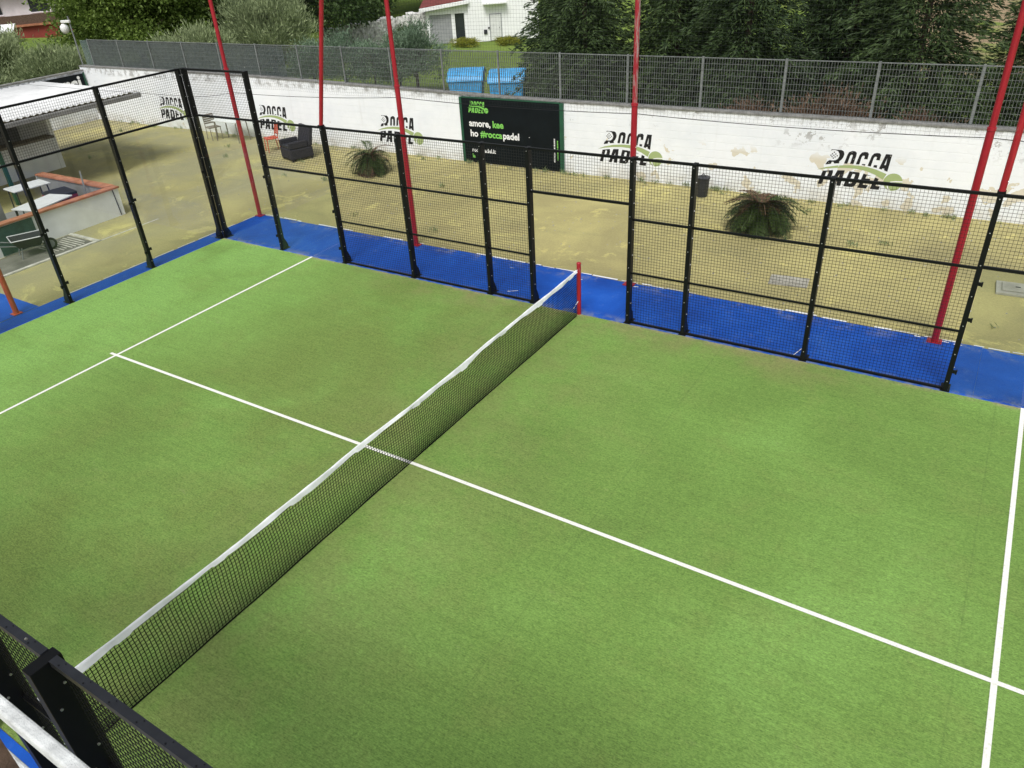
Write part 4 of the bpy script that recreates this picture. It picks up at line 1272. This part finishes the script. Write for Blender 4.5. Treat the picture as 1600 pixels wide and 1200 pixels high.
# conifers
def conifer_mesh(H, R, seed):
    rg = np.random.default_rng(seed)
    C_, D_ = [], []
    nlev = 34
    for lv in range(nlev):
        t = lv / nlev
        z = 0.25 + t * (H - 0.4)
        Rz = R * (1 - t) ** 0.75 * rg.uniform(0.85, 1.12)
        nb = max(4, int(10 * (1 - t) + 3))
        a0 = rg.random() * 6.28
        for b in range(nb):
            a = a0 + 2 * math.pi * b / nb + rg.normal() * 0.15
            Lb = Rz * rg.uniform(0.72, 1.10)
            dr = np.array([math.cos(a), math.sin(a), 0.0]); sd = np.array([-math.sin(a), math.cos(a), 0.0])
            ns = max(3, int(Lb / 0.17))
            for s in range(ns):
                u = 0.14 + 0.86 * (s + rg.random()) / ns
                p = dr * Lb * u + np.array([0, 0, z + Lb * (0.28 * u - 0.42 * u * u)])
                sp = 0.42 * (1 - u) + 0.16
                m = 13
                side = rg.uniform(-1, 1, (m, 1))
                C_.append(p + sd * side * sp + rg.normal(size=(m, 3)) * 0.055)
                D_.append(dr * 0.9 + sd * side * 0.9 + np.array([0, 0, -0.25]) + rg.normal(size=(m, 3)) * 0.28)
    return quads_mesh('crown', leaves(np.concatenate(C_), np.concatenate(D_), 0.20, 0.042, rg), 'leaf_conifer')
CO = [conifer_mesh(8.5, 2.5, 81), conifer_mesh(9.5, 2.8, 82)]
ct_ = MB().tube([(0, 0, -0.3), (0.03, 0, 3), (0, 0.04, 8.3)], [0.13, 0.09, 0.02], 9).mesh('trunk', 'bark')
for i, (x, y, s, rz, lab) in enumerate([
        (-9.6, 22.6, 1.00, 0.3, 'dark conifer right of the white house, leftmost of the row'),
        (-7.2, 19.4, 0.98, 1.9, 'dark conifer second from the left, behind the black banner'),
        (-4.2, 20.4, 1.08, 3.1, 'dark conifer third from the left, left of the weathered red pole'),
        (-1.4, 18.9, 1.00, 4.6, 'dark conifer just right of the weathered red pole'),
        (1.2, 20.6, 1.10, 0.9, 'dark conifer fifth from the left in the row'),
        (3.4, 18.8, 0.98, 2.4, 'dark conifer third from the right, above the rightmost painted logo'),
        (6.0, 19.6, 0.70, 5.5, 'lower dark conifer below the bare soil, second from the right'),
        (8.6, 19.0, 1.00, 1.2, 'dark conifer rightmost of the row'),
        (-12.0, 29.0, 0.95, 2.8, 'dark conifer set back behind the row, closest to the white house'),
        (-5.0, 26.0, 1.15, 0.2, 'dark conifer set back in the second row behind the banner'),
        (0.2, 26.5, 1.20, 3.9, 'dark conifer set back in the second row behind the middle of the row')]):
    tree('conifer', lab, 'tree', at(x, y), CO[i % 2], ct_, rz, s, 'dark conifers in a row behind the fence')
for i, (x, y, s, lab) in enumerate([
        (-0.2, 15.6, 0.9, 'reddish brown dry bush behind the fence right of the banner'),
        (1.9, 15.4, 1.10, 'largest reddish brown dry bush behind the fence'),
        (4.0, 15.8, 0.85, 'reddish brown dry bush behind the fence left of the right red pole')]):
    tree('dry_bush', lab, 'bush', at(x, y), DB, SBT, i * 1.3, (s * 1.15, s, s * 1.15), 'dry brown bushes behind the fence')

# a far wood closing the view: too many trees to count
rg = np.random.default_rng(5)
W_ = []
for i in range(150):
    a = rg.uniform(0, 1)
    x = -150 + 170 * a + rg.normal() * 3; y = 82 + rg.uniform(0, 26) - 0.12 * abs(x + 60)
    h = rg.uniform(7, 12)
    n = 240
    d = unit(rg.normal(size=(n, 3))); p = d * np.array([4.0, 4.0, h * 0.5]) * (0.6 + 0.4 * rg.random((n, 1))) + np.array([x, y, gz(x, y) + h * 0.5])
    W_.append(leaves(p, d + rg.normal(size=(n, 3)), 1.0, 0.7, rg))
wd = bpy.data.objects.new('far_wood', quads_mesh('far_wood', np.concatenate(W_), 'leaf_dark'))
COL.objects.link(wd); wd['kind'] = 'stuff'
tag(wd, 'far dark wood on the slope behind the houses', 'wood')

# ------------------------------------------------------------------ white house, gabion wall, red house, blue bins
hs = thing('white_house', 'white house with a grey garage door and lean-to red roof beyond the lawn', 'house', (-33.7, 45.0, -1.85), math.atan2(3.55, 5.15))
hs.scale = (0.9, 0.9, 0.9)
# local x runs along the facade (6.25 m), local y away from the camera
MB().box(0.0, 0.28, 0.0, 0.25, 0, 2.3).build('pillar', 'plaster_bright', hs)
MB().box(2.15, 2.45, 0.0, 0.25, 0, 2.3).build('pillar', 'plaster_bright', hs)
MB().box(3.25, 3.6, 0.0, 0.25, 0, 2.3).build('pillar', 'plaster_bright', hs)
MB().prism([(0.0, 2.301), (3.6, 2.301), (3.6, 3.0), (0.0, 2.6)], 'y', 0.0, 0.25).build('lintel', 'plaster_bright', hs, fix=True)
MB().box(-0.02, 0.2, 0.26, 6.0, 0, 2.55).build('wall', 'plaster_bright', hs)
gd = MB().box(0.285, 2.145, 0.10, 0.16, 0.0, 2.295).build('garage_door', 'shutter_grey', hs)
for i in range(15):
    MB().box(0.29, 2.14, 0.085, 0.099, 0.03 + i * 0.151, 0.145 + i * 0.151).build('slat', 'shutter_grey', gd)
MB().box(2.455, 3.245, 0.12, 0.18, 0.0, 2.295).build('dark_window', 'window_dark', hs)
MB().prism([(-0.5, 2.62), (3.75, 3.05), (3.75, 3.30), (-0.5, 2.87)], 'y', -0.55, -0.1).build('fascia', 'plaster_bright', hs, fix=True)
rf = MB().prism([(-0.45, 2.90), (3.7, 3.32), (3.7, 3.40), (-0.45, 2.98)], 'y', -0.09, 6.2).build('roof', 'red_roof', hs, fix=True)
MB().box(3.61, 9.6, -0.3, 6.0, 0, 6.2).build('wall', 'plaster_bright', hs)
MB().box(5.37, 6.43, -0.325, -0.303, 0.0, 2.13).build('door_frame', 'shutter_grey', hs)
dr = MB().box(5.45, 6.35, -0.36, -0.305, 0.05, 2.05).build('door', 'white_plastic', hs)
MB().box(6.18, 6.24, -0.40, -0.362, 1.0, 1.06).build('handle', 'dark_plastic', dr)
MB().box(4.9, 6.9, -0.95, -0.305, 2.9, 3.0).build('door_canopy', 'plaster_bright', hs)
MB().box(4.5, 9.9, -0.8, 6.3, 6.2, 6.4).build('roof', 'red_roof', hs)
MB().obox((5.0, -0.36, 0.75), 0.28, 0.06, 0.34).build('meter_box', 'dark_plastic', hs)
MB().obox((5.3, -0.36, 1.05), 0.12, 0.06, 0.14).build('wall_lamp', 'dark_plastic', hs)
t = thing('gas_bottle', 'white post and dark bottle at the left corner of the white house', 'post', (-33.9, 44.6, -1.9))
MB().tube([(0, 0, 0), (0, 0, 1.0)], 0.07, 10).build('post', 'plaster_bright', t)
MB().lathe([(0.0, 0.0), (0.15, 0.02), (0.16, 0.40), (0.07, 0.52), (0.06, 0.60), (0.0, 0.6)], (0.35, 0.0, 0), 14).build('bottle', 'dark_plastic', t, smooth=True)

gw = thing('gabion_wall', 'pale stone gabion wall rising towards the white house', 'wall')
p0, p1 = Vector((-40.6, 40.6)), Vector((-34.0, 47.2))
for i in range(8):
    a = p0.lerp(p1, i / 8); d = (p1 - p0) / 8
    zt = -0.25 + 0.60 * i / 7
    mb = MB(); rq = random.Random(i)
    nu, nv = 7, 9
    for v_ in range(nv + 1):
        for u_ in range(nu + 1):
            p = a + d * (u_ / nu) * 0.98
            mb.v.append((p.x + rq.uniform(-.05, .05), p.y + rq.uniform(-.08, .08), -2.6 + (zt + 2.6) * v_ / nv + rq.uniform(-.04, .04)))
    for v_ in range(nv):
        for u_ in range(nu):
            q = v_ * (nu + 1) + u_
            mb.f.append((q, q + 1, q + nu + 2, q + nu + 1))
    o = mb.build('stone_basket', 'gabion_stone', gw)
    o.modifiers.new('solid', 'SOLIDIFY').thickness = 0.8

rh = thing('red_house', 'dark red walled house with a white terrace storey and clay tiled roofs', 'house', (-69.6, 32.9, -1.35), math.atan2(2.6, 1.8))
MB().box(-4, 4.6, 0, 7, -3.0, 2.05).build('wall', 'red_render', rh)
MB().box(-4.2, 4.9, -0.25, 0.6, 2.052, 2.22).build('cornice', 'terracotta', rh)
MB().box(-4.0, 4.7, -0.1, 0.06, 2.222, 2.95).build('parapet', 'rust_brown', rh)
MB().box(-5, 4.5, 2.2, 8, 2.1, 4.6).build('upper_wall', 'plaster_white', rh)
for x in (-1.8, 2.0):
    w_ = MB().box(x - 0.75, x + 0.75, 2.13, 2.19, 3.0, 4.3).build('window', 'window_dark', rh)
    MB().box(x - 0.85, x + 0.85, 2.05, 2.125, 2.9, 2.99).build('sill', 'plaster_bright', w_)
for i in range(10):
    MB().box(-5.5 + i * 1.05, -4.47 + i * 1.05, 1.4, 8.5, 4.62, 4.75).build('roof_tile_row', 'terracotta', rh)
t = thing('shed', 'small white roofed shed in front of the red house', 'shed', (-66.9, 29.3, -0.5), math.atan2(2.6, 1.8))
MB().box(-3.0, 1.4, 0, 2.0, -2.5, 1.15).build('wall', 'plaster_grey', t)
MB().prism([(-0.25, 1.16), (2.2, 1.55), (2.2, 1.65), (-0.25, 1.26)], 'x', -3.2, 1.6).build('roof', 'plaster_bright', t, fix=True)

def container(lab, loc, rz):
    t = thing('waste_container', lab, 'container', loc, rz, 'blue containers behind the fence')
    mb = MB().add([(-0.58, -0.42, 0.16), (0.58, -0.42, 0.16), (0.58, 0.42, 0.16), (-0.58, 0.42, 0.16),
                   (-0.68, -0.52, 1.08), (0.68, -0.52, 1.08), (0.68, 0.52, 1.22), (-0.68, 0.52, 1.22)],
                  [(0, 3, 2, 1), (4, 5, 6, 7), (0, 1, 5, 4), (1, 2, 6, 5), (2, 3, 7, 6), (3, 0, 4, 7)])
    mb.build('body', 'blue_plastic', t, bevel=0.04)
    MB().prism([(-0.57, 1.085), (-0.55, 1.15), (-0.46, 1.27), (-0.30, 1.38), (-0.08, 1.46), (0.15, 1.50), (0.36, 1.48), (0.50, 1.41), (0.57, 1.24)], 'x', -0.72, 0.72).build('lid', 'blue_plastic', t, bevel=0.03, fix=True)
    for i in range(5):
        MB().box(-0.5 + i * 0.25 - 0.03, -0.5 + i * 0.25 + 0.03, -0.512, -0.47, 0.35, 0.98).build('rib', 'blue_plastic', t, bevel=0.01)
    for sx in (-1, 1):
        MB().tube([(sx * 0.70, 0, 1.0), (sx * 0.80, 0, 1.0)], 0.03, 8).build('trunnion', 'galvanised', t)
        for sy in (-1, 1):
            MB().tube([(sx * 0.48 - 0.025, sy * 0.34, 0.09), (sx * 0.48 + 0.025, sy * 0.34, 0.09)], 0.09, 14).build('wheel', 'rubber', t)
    return t
container('blue plastic waste container behind the fence, left one of the pair', (-12.75, 20.0, gz(-12.7, 20.0)), 0.45)
container('blue plastic waste container behind the fence, right one of the pair', (-10.95, 20.2, gz(-10.9, 20.2)), 0.40)

# ------------------------------------------------------------------ terrace edge and railing by the camera
tr = thing('terrace_railing', 'white painted terrace railing with a rusty baluster at the lower left corner', 'railing')
MB().box(0.0, 9.0, -6.340, -6.320, 5.470, 5.50).build('top_rail', 'rail_white', tr, bevel=0.004)
for x in (2.9, 4.42, 6.6, 8.2):
    MB().box(x - 0.025, x + 0.025, -6.345, -6.30, 4.86, 5.453).build('baluster', 'rust_brown', tr)
te = structure(MB().box(0.0, 9.0, -7.5, -6.268, 4.72, 4.86).build('terrace', 'rail_white', bevel=0.006))
